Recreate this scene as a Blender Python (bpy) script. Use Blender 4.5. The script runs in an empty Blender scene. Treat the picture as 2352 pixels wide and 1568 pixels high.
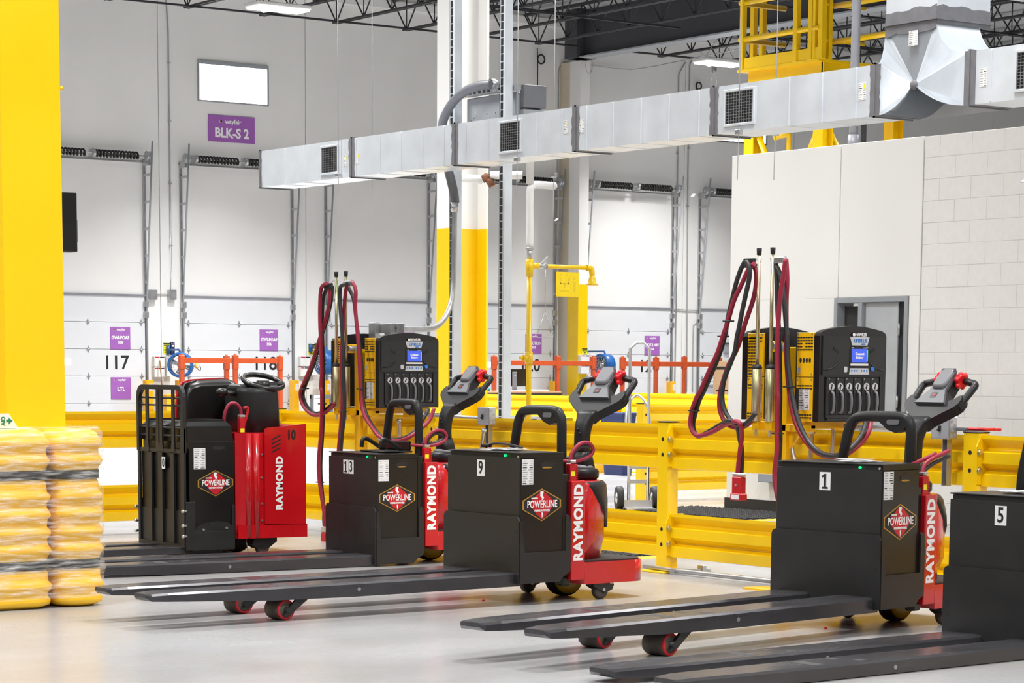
import bpy, bmesh, math, random
from mathutils import Vector as V, Matrix
random.seed(7)
SC = bpy.context.scene
COL = SC.collection

# ------------------------------------------------------------------ camera, world, lights, exposure
cam_d = bpy.data.cameras.new('camera'); cam = bpy.data.objects.new('camera', cam_d); COL.objects.link(cam)
cam.location = (0, 0, 1.4500)
cam_d.lens = 84.2100; cam_d.shift_x = 0.0; cam_d.shift_y = 0.31954
cam.rotation_euler = Matrix(((0.8147569, 0.0670276, -0.5759153), (-0.5797690, 0.1048893, -0.8080013), (0.0062490, 0.9922225, 0.1243198))).to_euler()
cam_d.sensor_fit = 'HORIZONTAL'; cam_d.sensor_width = 36.0
cam_d.clip_start = 0.5; cam_d.clip_end = 400
SC.camera = cam
w = bpy.data.worlds.new('world'); SC.world = w; w.use_nodes = True
w.node_tree.nodes['Background'].inputs[0].default_value = (0.9, 0.95, 1.0, 1)
w.node_tree.nodes['Background'].inputs[1].default_value = 0.4
SC.view_settings.view_transform = 'Standard'; SC.view_settings.look = 'None'
SC.view_settings.gamma = 1.0; SC.view_settings.use_curve_mapping = False
SC.view_settings.exposure = 0.03

def area_light(x, y, z, sx, sy, watts, spread=150, col=(1, 0.993, 0.98), rot=(0, 0, 0), name='bay_and_fill_lamp'):
    d = bpy.data.lights.new(name, 'AREA'); d.shape = 'RECTANGLE'; d.size = sx; d.size_y = sy
    d.energy = watts; d.color = col; d.spread = math.radians(spread)
    o = bpy.data.objects.new(name, d); o.location = (x, y, z); o.rotation_euler = rot; COL.objects.link(o)
    return o
LW = 1000; LN = 540
for lx in (-6, 2, 10, 18):                      # rows of high-bay lamps over the aisles
    for ly in (-8, 2, 11, 20):
        area_light(lx, ly, 9.1, 2.4, 1.2, LN)
for lx, ly in ((4, 30), (13, 29), (22, 33), (27, 22), (40, 33), (33, 41), (16, 41), (7, 42), (48, 41), (25, 40), (19, 27)):  # the last one is fill light added to brighten the yellow platform
    area_light(lx, ly, 9.1, 2.4, 1.2, LW, 128)
for lx, ly in ((26.16, 45.4), (39.43, 46.6)):   # the two fixtures the photograph shows
    area_light(lx, ly, 8.9, 1.3, 0.6, LW * 0.4, 105)

# ------------------------------------------------------------------ helpers
W = {}
def _node(nt, t, **kw):
    n = nt.nodes.new(t)
    for k, v in kw.items(): setattr(n, k, v)
    return n
MATS = {}
def mat(name, rgb, rough=0.5, metal=0.0, var=0.06, scale=6.0, bump=0.0, coat=0.0, stretch=None, rvar=0.08, emit=None, spec=0.5, ramp=None):
    m = bpy.data.materials.new(name); m.use_nodes = True; nt = m.node_tree
    b = nt.nodes['Principled BSDF']
    b.inputs['Metallic'].default_value = metal
    b.inputs['Coat Weight'].default_value = coat; b.inputs['Coat Roughness'].default_value = 0.08
    b.inputs['Specular IOR Level'].default_value = spec
    tc = _node(nt, 'ShaderNodeTexCoord'); mp = _node(nt, 'ShaderNodeMapping')
    if stretch: mp.inputs['Scale'].default_value = stretch
    nt.links.new(tc.outputs['Object'], mp.inputs['Vector'])
    nz = _node(nt, 'ShaderNodeTexNoise'); nz.inputs['Scale'].default_value = scale; nz.inputs['Detail'].default_value = 5
    nt.links.new(mp.outputs[0], nz.inputs['Vector'])
    cr = _node(nt, 'ShaderNodeValToRGB')
    cr.color_ramp.elements[0].position = 0.32; cr.color_ramp.elements[1].position = 0.68
    cr.color_ramp.elements[0].color = [max(0, c * (1 - var)) for c in rgb] + [1]
    cr.color_ramp.elements[1].color = [min(1, c * (1 + var)) for c in rgb] + [1]
    if ramp: cr.color_ramp.elements[0].color = (*ramp[0], 1); cr.color_ramp.elements[1].color = (*ramp[1], 1)
    nt.links.new(nz.outputs['Fac'], cr.inputs['Fac']); nt.links.new(cr.outputs['Color'], b.inputs['Base Color'])
    mr = _node(nt, 'ShaderNodeMapRange'); mr.inputs['To Min'].default_value = max(0.02, rough - rvar); mr.inputs['To Max'].default_value = min(1, rough + rvar)
    nt.links.new(nz.outputs['Fac'], mr.inputs['Value']); nt.links.new(mr.outputs[0], b.inputs['Roughness'])
    if bump:
        bp = _node(nt, 'ShaderNodeBump'); bp.inputs['Strength'].default_value = bump; bp.inputs['Distance'].default_value = 0.01
        nt.links.new(nz.outputs['Fac'], bp.inputs['Height']); nt.links.new(bp.outputs[0], b.inputs['Normal'])
    if emit:
        b.inputs['Emission Color'].default_value = (*emit[:3], 1); b.inputs['Emission Strength'].default_value = emit[3]
    MATS[name] = m
    return m

WHITE = mat('wall_paint', (0.84, 0.835, 0.82), 0.55, var=0.02, scale=0.7, spec=0.3)
BLOCKW = mat('block_paint', (0.80, 0.785, 0.77), 0.5, var=0.02, scale=14, bump=0.12)
DOORG = mat('door_panel_grey', (0.735, 0.75, 0.78), 0.4, var=0.02, scale=2)
PLAS = mat('white_plastic', (0.83, 0.83, 0.82), 0.4, var=0.02)
YEL = mat('safety_yellow', (0.93, 0.60, 0.002), 0.3, var=0.025, scale=1.5, coat=0.3)
YELD = mat('scuffed_yellow', (0.90, 0.57, 0.004), 0.36, var=0.10, scale=5, stretch=(1, 1, 6))
CHY = mat('charger_yellow', (0.92, 0.50, 0.002), 0.36, var=0.03)
ORNY = mat('bollard_amber', (0.93, 0.47, 0.004), 0.4, var=0.04)
PROT = mat('protector_plastic', (0.93, 0.53, 0.02), 0.42, var=0.05, scale=4)
RED = mat('truck_red', (0.52, 0.004, 0.010), 0.26, var=0.05, scale=3, coat=0.5)
CONR = mat('connector_red', (0.50, 0.006, 0.014), 0.4)
KNOB = mat('knob_red', (0.80, 0.012, 0.02), 0.3)
BLK = mat('satin_black', (0.0085, 0.008, 0.0082), 0.32, var=0.15, scale=4)
BLKM = mat('plate_black', (0.016, 0.0157, 0.0165), 0.42, var=0.14, scale=5, rvar=0.1)
FORKM = mat('fork_black', (0.066, 0.064, 0.07), 0.26, 0.5, var=0.12, scale=5, stretch=(0.5, 2, 2), rvar=0.07)
SCUFF = mat('worn_steel', (0.33, 0.33, 0.34), 0.4, 0.6, var=0.3, scale=30)
RUB = mat('rubber', (0.016, 0.015, 0.016), 0.6, var=0.2, scale=12)
CHAR = mat('charcoal_plastic', (0.016, 0.0158, 0.017), 0.42, var=0.06, spec=0.28)
CONS = mat('console_grey', (0.135, 0.137, 0.15), 0.45, var=0.04)
TYRE = mat('tyre_brown', (0.085, 0.066, 0.052), 0.5, var=0.2, scale=12)
TREADY = mat('drive_tyre_yellow', (0.50, 0.33, 0.01), 0.4, var=0.2)
GALV = mat('galvanised_sheet', (0.80, 0.85, 0.91), 0.36, 0.38, var=0.05, scale=4, bump=0.06, rvar=0.1)
ZINC = mat('zinc_steel', (0.52, 0.53, 0.545), 0.38, 0.85, var=0.08, scale=10)
GREYP = mat('grey_paint', (0.33, 0.35, 0.38), 0.45, var=0.04)
GREYD = mat('dark_grey_paint', (0.16, 0.165, 0.185), 0.45, var=0.05)
MASTIC = mat('duct_sealant', (0.17, 0.17, 0.185), 0.6, var=0.1, scale=14, bump=0.1)
PVCG = mat('grey_pvc', (0.25, 0.255, 0.285), 0.4)
JOIST = mat('joist_paint', (0.028, 0.029, 0.033), 0.5, var=0.2)
GIRD = mat('girder_paint', (0.055, 0.055, 0.065), 0.5, var=0.06)
DECK = mat('roof_deck', (0.50, 0.515, 0.52), 0.5, var=0.03)
ORG = mat('gate_orange', (0.46, 0.066, 0.014), 0.42, var=0.07)
PURP = mat('sign_purple', (0.36, 0.125, 0.47), 0.5, var=0.02)
INKW = mat('ink_white', (0.88, 0.88, 0.88), 0.5, var=0.0)
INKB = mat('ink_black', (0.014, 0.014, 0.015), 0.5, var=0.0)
INKG = mat('ink_green', (0.01, 0.22, 0.10), 0.5, var=0.0)
INKR = mat('ink_red', (0.55, 0.01, 0.02), 0.4, var=0.0)
INKBL = mat('ink_blue', (0.02, 0.18, 0.62), 0.4, var=0.0)
INKY = mat('ink_yellow', (0.86, 0.80, 0.02), 0.5, var=0.0)
GOLDI = mat('ink_gold', (0.55, 0.31, 0.05), 0.3, 0.4, var=0.2, scale=9)
PAPER = mat('paper', (0.80, 0.80, 0.80), 0.6, var=0.02)
BLUE = mat('fan_blue', (0.01, 0.10, 0.34), 0.4, var=0.06)
NAVY = mat('navy_plastic', (0.012, 0.022, 0.09), 0.45)
ALU = mat('aluminium', (0.64, 0.64, 0.65), 0.32, 0.9, var=0.04)
BRASS = mat('yellow_zinc_plate', (0.70, 0.56, 0.26), 0.30, 0.85, scale=9, stretch=(5, 5, 0.5), ramp=((0.50, 0.58, 0.26), (0.72, 0.50, 0.42)))
CBR = mat('cable_red', (0.30, 0.012, 0.040), 0.45, var=0.06)
CBB = mat('cable_black', (0.026, 0.026, 0.029), 0.45, var=0.08)
CARD = mat('cardboard', (0.55, 0.36, 0.20), 0.7, var=0.06)
WOOD = mat('wood_brown', (0.30, 0.13, 0.05), 0.5, var=0.15)
RUSTY = mat('copper_brown', (0.22, 0.085, 0.035), 0.5, var=0.2)
TAN = mat('tan_paint', (0.62, 0.54, 0.42), 0.55, var=0.03)
SCREEN = mat('screen_blue', (0.02, 0.05, 0.3), 0.2, emit=(0.045, 0.09, 0.62, 1.0))
LEDW = mat('led_diffuser', (0.9, 0.9, 0.9), 0.5, emit=(1, 0.99, 0.97, 14))
SKYP = mat('daylight_pane', (0.9, 0.9, 0.9), 0.3, emit=(0.95, 0.98, 1, 4.0))
LEDG = mat('led_green', (0.0, 0.2, 0.03), 0.3, emit=(0.0, 0.9, 0.2, 2.0))
LEDR = mat('led_red', (0.3, 0.0, 0.0), 0.3, emit=(1.0, 0.1, 0.02, 1.5))
GLASSD = mat('dark_glass', (0.05, 0.05, 0.05), 0.12)

def make_floor_mat():
    m = bpy.data.materials.new('polished_concrete'); m.use_nodes = True; nt = m.node_tree; b = nt.nodes['Principled BSDF']
    tc = _node(nt, 'ShaderNodeTexCoord')
    n1 = _node(nt, 'ShaderNodeTexNoise'); n1.inputs['Scale'].default_value = 0.55; n1.inputs['Detail'].default_value = 6
    n2 = _node(nt, 'ShaderNodeTexNoise'); n2.inputs['Scale'].default_value = 38; n2.inputs['Detail'].default_value = 3
    mp = _node(nt, 'ShaderNodeMapping'); mp.inputs['Scale'].default_value = (0.5, 1.0, 1)
    n3 = _node(nt, 'ShaderNodeTexNoise'); n3.inputs['Scale'].default_value = 1.4; n3.inputs['Detail'].default_value = 4
    nt.links.new(tc.outputs['Object'], n1.inputs['Vector']); nt.links.new(tc.outputs['Object'], n2.inputs['Vector'])
    nt.links.new(tc.outputs['Object'], mp.inputs['Vector']); nt.links.new(mp.outputs[0], n3.inputs['Vector'])
    r1 = _node(nt, 'ShaderNodeValToRGB'); e = r1.color_ramp.elements
    e[0].position = 0.3; e[0].color = (0.345, 0.335, 0.325, 1); e[1].position = 0.7; e[1].color = (0.435, 0.44, 0.455, 1)
    nt.links.new(n1.outputs['Fac'], r1.inputs['Fac'])
    mx = _node(nt, 'ShaderNodeMix', data_type='RGBA', blend_type='MULTIPLY'); mx.inputs['Factor'].default_value = 0.25
    nt.links.new(r1.outputs['Color'], mx.inputs['A']); nt.links.new(n2.outputs['Color'], mx.inputs['B'])
    nt.links.new(mx.outputs['Result'], b.inputs['Base Color'])
    mr = _node(nt, 'ShaderNodeMapRange'); mr.inputs['From Min'].default_value = 0.3; mr.inputs['From Max'].default_value = 0.7
    mr.inputs['To Min'].default_value = 0.20; mr.inputs['To Max'].default_value = 0.30
    nt.links.new(n3.outputs['Fac'], mr.inputs['Value']); nt.links.new(mr.outputs[0], b.inputs['Roughness'])
    bp = _node(nt, 'ShaderNodeBump'); bp.inputs['Strength'].default_value = 0.03; bp.inputs['Distance'].default_value = 0.003
    nt.links.new(n2.outputs['Fac'], bp.inputs['Height']); nt.links.new(bp.outputs[0], b.inputs['Normal'])
    b.inputs['Specular IOR Level'].default_value = 0.6
    return m
FLOORM = make_floor_mat()
def make_wrap_mat():
    m = bpy.data.materials.new('stretch_film'); m.use_nodes = True; nt = m.node_tree
    for n in list(nt.nodes): nt.nodes.remove(n)
    out = _node(nt, 'ShaderNodeOutputMaterial'); mix = _node(nt, 'ShaderNodeMixShader')
    tr = _node(nt, 'ShaderNodeBsdfTransparent'); gl = _node(nt, 'ShaderNodeBsdfPrincipled')
    gl.inputs['Base Color'].default_value = (0.95, 0.93, 0.9, 1); gl.inputs['Roughness'].default_value = 0.14
    tc = _node(nt, 'ShaderNodeTexCoord'); mp = _node(nt, 'ShaderNodeMapping'); mp.inputs['Scale'].default_value = (2.2, 2.2, 16)
    mp.inputs['Rotation'].default_value = (0.12, -0.16, 0)
    nz = _node(nt, 'ShaderNodeTexNoise'); nz.inputs['Scale'].default_value = 3.2; nz.inputs['Detail'].default_value = 6
    nt.links.new(tc.outputs['Object'], mp.inputs['Vector']); nt.links.new(mp.outputs[0], nz.inputs['Vector'])
    mr = _node(nt, 'ShaderNodeMapRange'); mr.inputs['From Min'].default_value = 0.42; mr.inputs['From Max'].default_value = 0.8
    mr.inputs['To Min'].default_value = 0.05; mr.inputs['To Max'].default_value = 0.62
    bp = _node(nt, 'ShaderNodeBump'); bp.inputs['Strength'].default_value = 0.9; bp.inputs['Distance'].default_value = 0.02
    nt.links.new(nz.outputs['Fac'], mr.inputs['Value']); nt.links.new(nz.outputs['Fac'], bp.inputs['Height'])
    nt.links.new(bp.outputs[0], gl.inputs['Normal']); nt.links.new(mr.outputs[0], mix.inputs[0])
    nt.links.new(tr.outputs[0], mix.inputs[1]); nt.links.new(gl.outputs[0], mix.inputs[2]); nt.links.new(mix.outputs[0], out.inputs[0])
    return m
WRAP = make_wrap_mat()

def smooth_path(pts, n=6):
    P = [V(p) for p in pts]
    if len(P) < 3: return P
    out = []
    for i in range(len(P) - 1):
        p0 = P[max(i - 1, 0)]; p1 = P[i]; p2 = P[i + 1]; p3 = P[min(i + 2, len(P) - 1)]
        for k in range(n):
            t = k / n
            out.append(0.5 * ((2 * p1) + (p2 - p0) * t + (2 * p0 - 5 * p1 + 4 * p2 - p3) * t * t + (3 * p1 - p0 - 3 * p2 + p3) * t ** 3))
    out.append(P[-1]); return out

class G:
    """collects shapes into one mesh"""
    def __init__(s): s.bm = bmesh.new()
    def box(s, x0, y0, z0, x1, y1, z1, bev=0.0, seg=1, rot=None, at=None):
        vs = [s.bm.verts.new((x, y, z)) for x in (x0, x1) for y in (y0, y1) for z in (z0, z1)]
        fs = [s.bm.faces.new([vs[i] for i in f]) for f in ((0, 1, 3, 2), (4, 6, 7, 5), (0, 4, 5, 1), (2, 3, 7, 6), (0, 2, 6, 4), (1, 5, 7, 3))]
        if bev > 0:
            es = list({e for f in fs for e in f.edges})
            r = bmesh.ops.bevel(s.bm, geom=es, offset=bev, segments=seg, affect='EDGES', profile=0.5)
            vs = list({v for f in r['faces'] for v in f.verts} | {v for v in vs if v.is_valid})
        if rot is not None:
            c = V(at) if at is not None else V(((x0 + x1) / 2, (y0 + y1) / 2, (z0 + z1) / 2))
            for v in vs:
                if v.is_valid: v.co = rot @ (v.co - c) + c
        return s
    def prism(s, poly, fn, d0, d1, smooth=False):
        """poly 2D -> fn(a, b, d) 3D, extruded from d0 to d1"""
        A = [s.bm.verts.new(fn(a, b, d0)) for a, b in poly]; B = [s.bm.verts.new(fn(a, b, d1)) for a, b in poly]
        s.bm.faces.new(A); s.bm.faces.new(B[::-1]); n = len(A)
        for i in range(n):
            f = s.bm.faces.new((A[i], B[i], B[(i + 1) % n], A[(i + 1) % n])); f.smooth = smooth
        return s
    def tube(s, pts, r, n=8, sm=0, caps=True, closed=False):
        P = smooth_path(pts, sm) if sm else [V(p) for p in pts]
        rs = r if isinstance(r, (list, tuple)) else None
        rings = []; up = None
        for i, p in enumerate(P):
            if closed: t = P[(i + 1) % len(P)] - P[i - 1]
            else: t = (P[min(i + 1, len(P) - 1)] - P[max(i - 1, 0)])
            t = t.normalized() if t.length > 1e-9 else V((0, 0, 1))
            if up is None:
                up = t.cross(V((0, 0, 1)) if abs(t.z) < 0.9 else V((1, 0, 0))).normalized()
            up = (up - t * up.dot(t)).normalized(); sd = t.cross(up)
            rad = rs[min(int(i * len(rs) / len(P)), len(rs) - 1)] if rs else r
            rings.append([s.bm.verts.new(p + (up * math.cos(2 * math.pi * k / n) + sd * math.sin(2 * math.pi * k / n)) * rad) for k in range(n)])
        m = len(rings)
        for i in range(m if closed else m - 1):
            a, b = rings[i], rings[(i + 1) % m]
            for k in range(n):
                f = s.bm.faces.new((a[k], a[(k + 1) % n], b[(k + 1) % n], b[k])); f.smooth = True
        if caps and not closed:
            s.bm.faces.new(rings[0][::-1]); s.bm.faces.new(rings[-1])
        return s
    def cyl(s, p0, p1, r0, r1=None, n=16, caps=True):
        r1 = r0 if r1 is None else r1
        p0, p1 = V(p0), V(p1); t = (p1 - p0).normalized()
        up = t.cross(V((0, 0, 1)) if abs(t.z) < 0.9 else V((1, 0, 0))).normalized(); sd = t.cross(up)
        R = [[s.bm.verts.new(p + (up * math.cos(2 * math.pi * k / n) + sd * math.sin(2 * math.pi * k / n)) * r) for k in range(n)] for p, r in ((p0, r0), (p1, r1))]
        for k in range(n):
            f = s.bm.faces.new((R[0][k], R[0][(k + 1) % n], R[1][(k + 1) % n], R[1][k])); f.smooth = True
        if caps: s.bm.faces.new(R[0][::-1]); s.bm.faces.new(R[1])
        return s
    def lathe(s, prof, at, axis='z', n=20, caps=True):
        """prof: (radius, height) list"""
        at = V(at); rings = []
        for r, h in prof:
            ring = []
            for k in range(n):
                a = 2 * math.pi * k / n; c, q = math.cos(a) * r, math.sin(a) * r
                ring.append(s.bm.verts.new(at + (V((c, q, h)) if axis == 'z' else V((h, c, q)) if axis == 'x' else V((q, h, c)))))
            rings.append(ring)
        for a, b in zip(rings, rings[1:]):
            for k in range(n):
                f = s.bm.faces.new((a[k], a[(k + 1) % n], b[(k + 1) % n], b[k])); f.smooth = True
        if caps: s.bm.faces.new(rings[0][::-1]); s.bm.faces.new(rings[-1])
        return s
    def loft(s, sections, smooth=True, caps=True):
        R = [[s.bm.verts.new(p) for p in sec] for sec in sections]; n = len(R[0])
        for a, b in zip(R, R[1:]):
            for k in range(n):
                f = s.bm.faces.new((a[k], a[(k + 1) % n], b[(k + 1) % n], b[k])); f.smooth = smooth
        if caps: s.bm.faces.new(R[0][::-1]); s.bm.faces.new(R[-1])
        return s
    def quad(s, *p):
        s.bm.faces.new([s.bm.verts.new(q) for q in p]); return s
    def ball(s, c, r, n=10, sc=(1, 1, 1)):
        mtx = Matrix.Translation(V(c)) @ Matrix.Diagonal((r * sc[0], r * sc[1], r * sc[2], 1))
        q = bmesh.ops.create_uvsphere(s.bm, u_segments=n, v_segments=max(6, n // 2 + 2), radius=1, matrix=mtx)
        for v in q['verts']:
            for f in v.link_faces: f.smooth = True
        return s
    def mesh(s, name, m):
        bmesh.ops.recalc_face_normals(s.bm, faces=s.bm.faces[:])
        me = bpy.data.meshes.new(name); s.bm.to_mesh(me); s.bm.free()
        me.materials.append(m); return me

def link(name, me, parent=None, local=False, loc=(0, 0, 0)):
    o = bpy.data.objects.new(name, me); COL.objects.link(o)
    base = V((0, 0, 0))
    if parent is not None:
        o.parent = parent; base = W[parent.name]
    o.location = V(loc) if (local or parent is None) else V(loc) - base
    W[o.name] = base + o.location
    return o
def obj(name, g, m, parent=None, local=False, **kw):
    o = link(name, g.mesh(name, m) if isinstance(g, G) else g, parent, local)
    for k, v in kw.items(): o[k] = v
    return o
def tag(o, label, cat, group=None):
    o['label'] = label; o['category'] = cat
    if group: o['group'] = group
    return o
def thing(name, label, cat, loc=(0, 0, 0), rz=0.0, group=None):
    o = bpy.data.objects.new(name, None); COL.objects.link(o); o.empty_display_size = 0.1
    o.location = loc; o.rotation_euler = (0, 0, rz); W[o.name] = V(loc)
    return tag(o, label, cat, group)
def struct(name, g=None, m=None, parent=None, loc=(0, 0, 0)):
    if g is None:
        o = bpy.data.objects.new(name, None); COL.objects.link(o); o.location = loc; W[o.name] = V(loc)
    else: o = obj(name, g, m, parent)
    if parent is None: o['kind'] = 'structure'
    return o
def dup(root, loc, rz=None, label=None):
    r = root.copy(); COL.objects.link(r); r.location = loc; W[r.name] = V(loc)
    if rz is not None: r.rotation_euler = (0, 0, rz)
    if label: r['label'] = label
    for ch in list(root.children):
        c = ch.copy(); COL.objects.link(c); c.parent = r; W[c.name] = W[r.name] + c.location
        for g in ch.children:
            d = g.copy(); COL.objects.link(d); d.parent = c; W[d.name] = W[c.name] + d.location
    return r

_txt = {}
def text(name, body, m, parent, at, xd, yd, size, bold=0.0, align='CENTER', sx=1.0, ext=0.0008, local=False, shear=0.0, space=1.0):
    key = (body, round(bold / size, 4), align, shear, space)
    if key not in _txt:
        c = bpy.data.curves.new('text', 'FONT'); c.body = body; c.size = 1.0; c.align_x = align; c.align_y = 'CENTER'
        c.offset = bold / size; c.extrude = 0.01; c.resolution_u = 3; c.shear = shear; c.space_character = space
        o = bpy.data.objects.new('text', c); COL.objects.link(o)
        dg = bpy.context.evaluated_depsgraph_get(); me = bpy.data.meshes.new_from_object(o.evaluated_get(dg))
        _txt[key] = ([v.co.copy() for v in me.vertices], [tuple(p.vertices) for p in me.polygons])
        bpy.data.objects.remove(o); bpy.data.curves.remove(c); bpy.data.meshes.remove(me)
    vs, fs = _txt[key]
    xd, yd, at = V(xd).normalized(), V(yd).normalized(), V(at); nd = xd.cross(yd)
    me = bpy.data.meshes.new(name)
    me.from_pydata([at + xd * v.x * size * sx + yd * v.y * size + nd * (v.z / 0.01 * ext + ext) for v in vs], [], fs)
    me.materials.append(m)
    return link(name, me, parent, local)
def plate(g, at, xd, yd, w, h, t=0.003, off=0.0):
    """thin rectangle centred at `at`, proud of its surface"""
    xd, yd, at = V(xd).normalized(), V(yd).normalized(), V(at); nd = xd.cross(yd); at = at + nd * off
    g.prism([(-w / 2, -h / 2), (w / 2, -h / 2), (w / 2, h / 2), (-w / 2, h / 2)], lambda a, b, d: at + xd * a + yd * b + nd * d, 0, t)
    return g
def poly_plate(g, at, xd, yd, pts, t=0.003, off=0.0):
    xd, yd, at = V(xd).normalized(), V(yd).normalized(), V(at); nd = xd.cross(yd); at = at + nd * off
    return g.prism(pts, lambda a, b, d: at + xd * a + yd * b + nd * d, 0, t)
def each(name, gs, m, parent, local=False):
    return [obj(name, g, m, parent, local) for g in gs]
def data_label(parent, at, xd, yd, w, h, local=False, name='data_label', rows=9, seed=1):
    """white sticker with lines of fine print too small to read"""
    o = obj(name, plate(G(), at, xd, yd, w, h, 0.0015), PAPER, parent, local)
    g = G(); rnd = random.Random(seed); xd, yd, at = V(xd).normalized(), V(yd).normalized(), V(at)
    for i in range(rows):
        y = h * (0.44 - 0.88 * i / (rows - 1)); k = rnd.random()
        for x0, x1 in ((-0.44, -0.44 + 0.25 + 0.2 * k), (0.05 + 0.2 * k, 0.44)):
            plate(g, at + yd * y + xd * (w * (x0 + x1) / 2), xd, yd, w * (x1 - x0), h * (0.012 + 0.02 * (rnd.random() > 0.75)), 0.0006, 0.0016)
    obj('fine_print', g, INKB, o, local, kind='stuff')
    return o
def rrect(w, h, r, n=4):
    out = []
    for cx, cy, a0 in ((w / 2 - r, h / 2 - r, 0), (-w / 2 + r, h / 2 - r, 90), (-w / 2 + r, -h / 2 + r, 180), (w / 2 - r, -h / 2 + r, 270)):
        for k in range(n + 1):
            a = math.radians(a0 + 90 * k / n); out.append((cx + r * math.cos(a), cy + r * math.sin(a)))
    return out
def circ(cx, cy, r, n=12, ry=None):
    return [(cx + r * math.cos(2 * math.pi * k / n), cy + (ry or r) * math.sin(2 * math.pi * k / n)) for k in range(n)]
NX, NY, UP = V((-1, 0, 0)), V((0, -1, 0)), V((0, 0, 1))   # faces seen by the camera look towards -X (read along -Y) and -Y (read along +X)
PX = V((1, 0, 0))

# ------------------------------------------------------------------ setting: floor, walls, roof
DY = 50.0
struct('floor', G().box(-30, -30, -0.2, 62, DY + .3, 0), FLOORM)
wb = struct('wall_back', loc=(0, DY, 0))
def panel_run(parent, x0, x1, z1):
    obj('wall_panel', G().box(x0 + .008, DY, 0, x1 - .008, DY + .25, z1, 0.006), WHITE, parent)
xs = [25.67 + 3.868 * k for k in range(-14, 10)]
for a, b in zip(xs, xs[1:]): panel_run(wb, a, b, 10.9)
obj('panel_backing', G().box(-30, DY + .03, 0, 62, DY + .24, 10.9), GREYP, wb)
obj('wall_ledger', G().box(-28, DY - .09, 10.02, 61, DY - .002, 10.2), WHITE, wb)
struct('wall_left', G().box(-30.3, -30, 0, -30, DY, 10.9), WHITE)
struct('wall_front', G().box(-30, -30.3, 0, 62, -30, 10.9), WHITE)
struct('wall_far', G().box(62, -30, 0, 62.3, DY, 10.9), WHITE)

# roof deck: corrugated sheet seen from below
g = G(); z0 = 10.32; n = 0
xx = -8.0; prof = []
while xx < 58:
    prof += [(xx, z0), (xx + .09, z0), (xx + .12, z0 + .075), (xx + .21, z0 + .075)]; xx += .24
va = [g.bm.verts.new((a, -6, z)) for a, z in prof]; vb = [g.bm.verts.new((a, DY, z)) for a, z in prof]
for i in range(len(prof) - 1): g.bm.faces.new((va[i], va[i + 1], vb[i + 1], vb[i]))
ce = struct('ceiling'); obj('roof_deck', g, DECK, ce)
obj('roof_slab', G().box(-30, -30, 10.45, 62, DY + .3, 10.7), DECK, ce)
obj('roof_deck_border', G().box(-30, -30, 10.3, -8, DY, 10.45).box(58, -30, 10.3, 62, DY, 10.45).box(-8, -30, 10.3, 58, -6, 10.45), DECK, ce)

# steel roof joists running towards the dock wall, with bridging bars across them
def joist_parts():
    L = 26.0; top, bot = [], []
    out = {}
    g = G().box(-.06, -L, .74, .06, -.05, .80); out['top_chord'] = g.mesh('top_chord', JOIST)
    g = G().box(-.075, -L, .0, -.02, -.55, .045).box(.02, -L, 0, .075, -.55, .045); out['bottom_chord'] = g.mesh('bottom_chord', JOIST)
    out['web_bar'] = G().tube([(0, 0, .02), (0, .6, .77)], .019, 6).mesh('web_bar', JOIST)
    out['web_post'] = G().tube([(0, 0, .02), (0, 0, .77)], .014, 6).mesh('web_post', JOIST)
    return out
JP = joist_parts()
jx = [25.95 + 1.945 * k for k in range(-3, 13)]
ordn = ['first', 'second', 'third', 'fourth', 'fifth', 'sixth', 'seventh', 'eighth', 'ninth', 'tenth', 'eleventh', 'twelfth', 'thirteenth', 'fourteenth', 'fifteenth', 'sixteenth']
for i, x in enumerate(jx):
    if abs(x - 36.9) < 0.9 and i != 5: continue
    t = thing('roof_joist', 'black open-web steel roof joist, %s from the left end of the roof' % ordn[i], 'roof joist', (x, DY - .3, 9.40), 0, 'roof joists')
    for nm in ('top_chord', 'bottom_chord'): link(nm, JP[nm], t, True)
    for k in range(18):
        y = -.62 - 1.2 * k
        o = link('web_bar', JP['web_bar'], t, True, (0, y, 0)); o2 = link('web_bar', JP['web_bar'], t, True, (0, y, 0)); o2.scale = (1, -1, 1)
        link('web_post', JP['web_post'], t, True, (.0, y, 0))
for k, y in enumerate((48.6, 44.6, 40.6, 36.6)):
    t = thing('bridging_bar', 'thin black bridging bar crossing under the joists, %s from the dock wall' % ordn[k], 'roof bridging', (20, y, 9.36), 0, 'bridging bars')
    obj('angle_bar', G().box(20, y - .03, 9.36, 36.5, y + .03, 9.40).box(37.4, y - .03, 9.36, 52, y + .03, 9.40), JOIST, t)
    obj('upper_bar', G().box(20, y - .02, 10.12, 52, y + .02, 10.15), JOIST, t)
# deep girder on the column line and sprinkler pipes
t = thing('roof_girder', 'deep dark grey steel girder above the white wall column', 'girder', (36.9, 30, 9.15))
obj('web_plate', G().box(36.87, 20, 9.17, 36.93, 49.2, 10.3), GIRD, t)
obj('bottom_flange', G().box(36.68, 20, 9.13, 37.12, 49.2, 9.165), GREYP, t)
obj('end_plate', G().box(36.6, 48.75, 9.13, 37.2, 49.25, 10.3), GIRD, t)
def sprinkler(x, y0, y1, z, label, r=.06, m=WHITE, alongx=False, hang=()):
    t = thing('sprinkler_pipe', label, 'pipe', (x, y0, z))
    p0, p1 = ((x, y0, z), (x, y1, z)) if not alongx else ((x, y0, z), (y1, y0, z))
    obj('pipe', G().cyl(p0, p1, r, n=12), m, t)
    g = G()
    for h in range(6):
        q = V(p0).lerp(V(p1), (h + .5) / 6); g.tube([q, q + V((0, 0, 1.1))], .008, 5).cyl(q - V((.02, 0, 0)), q + V((.02, 0, 0)), r + .012, n=10)
    obj('pipe_hanger', g, JOIST, t)
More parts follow.
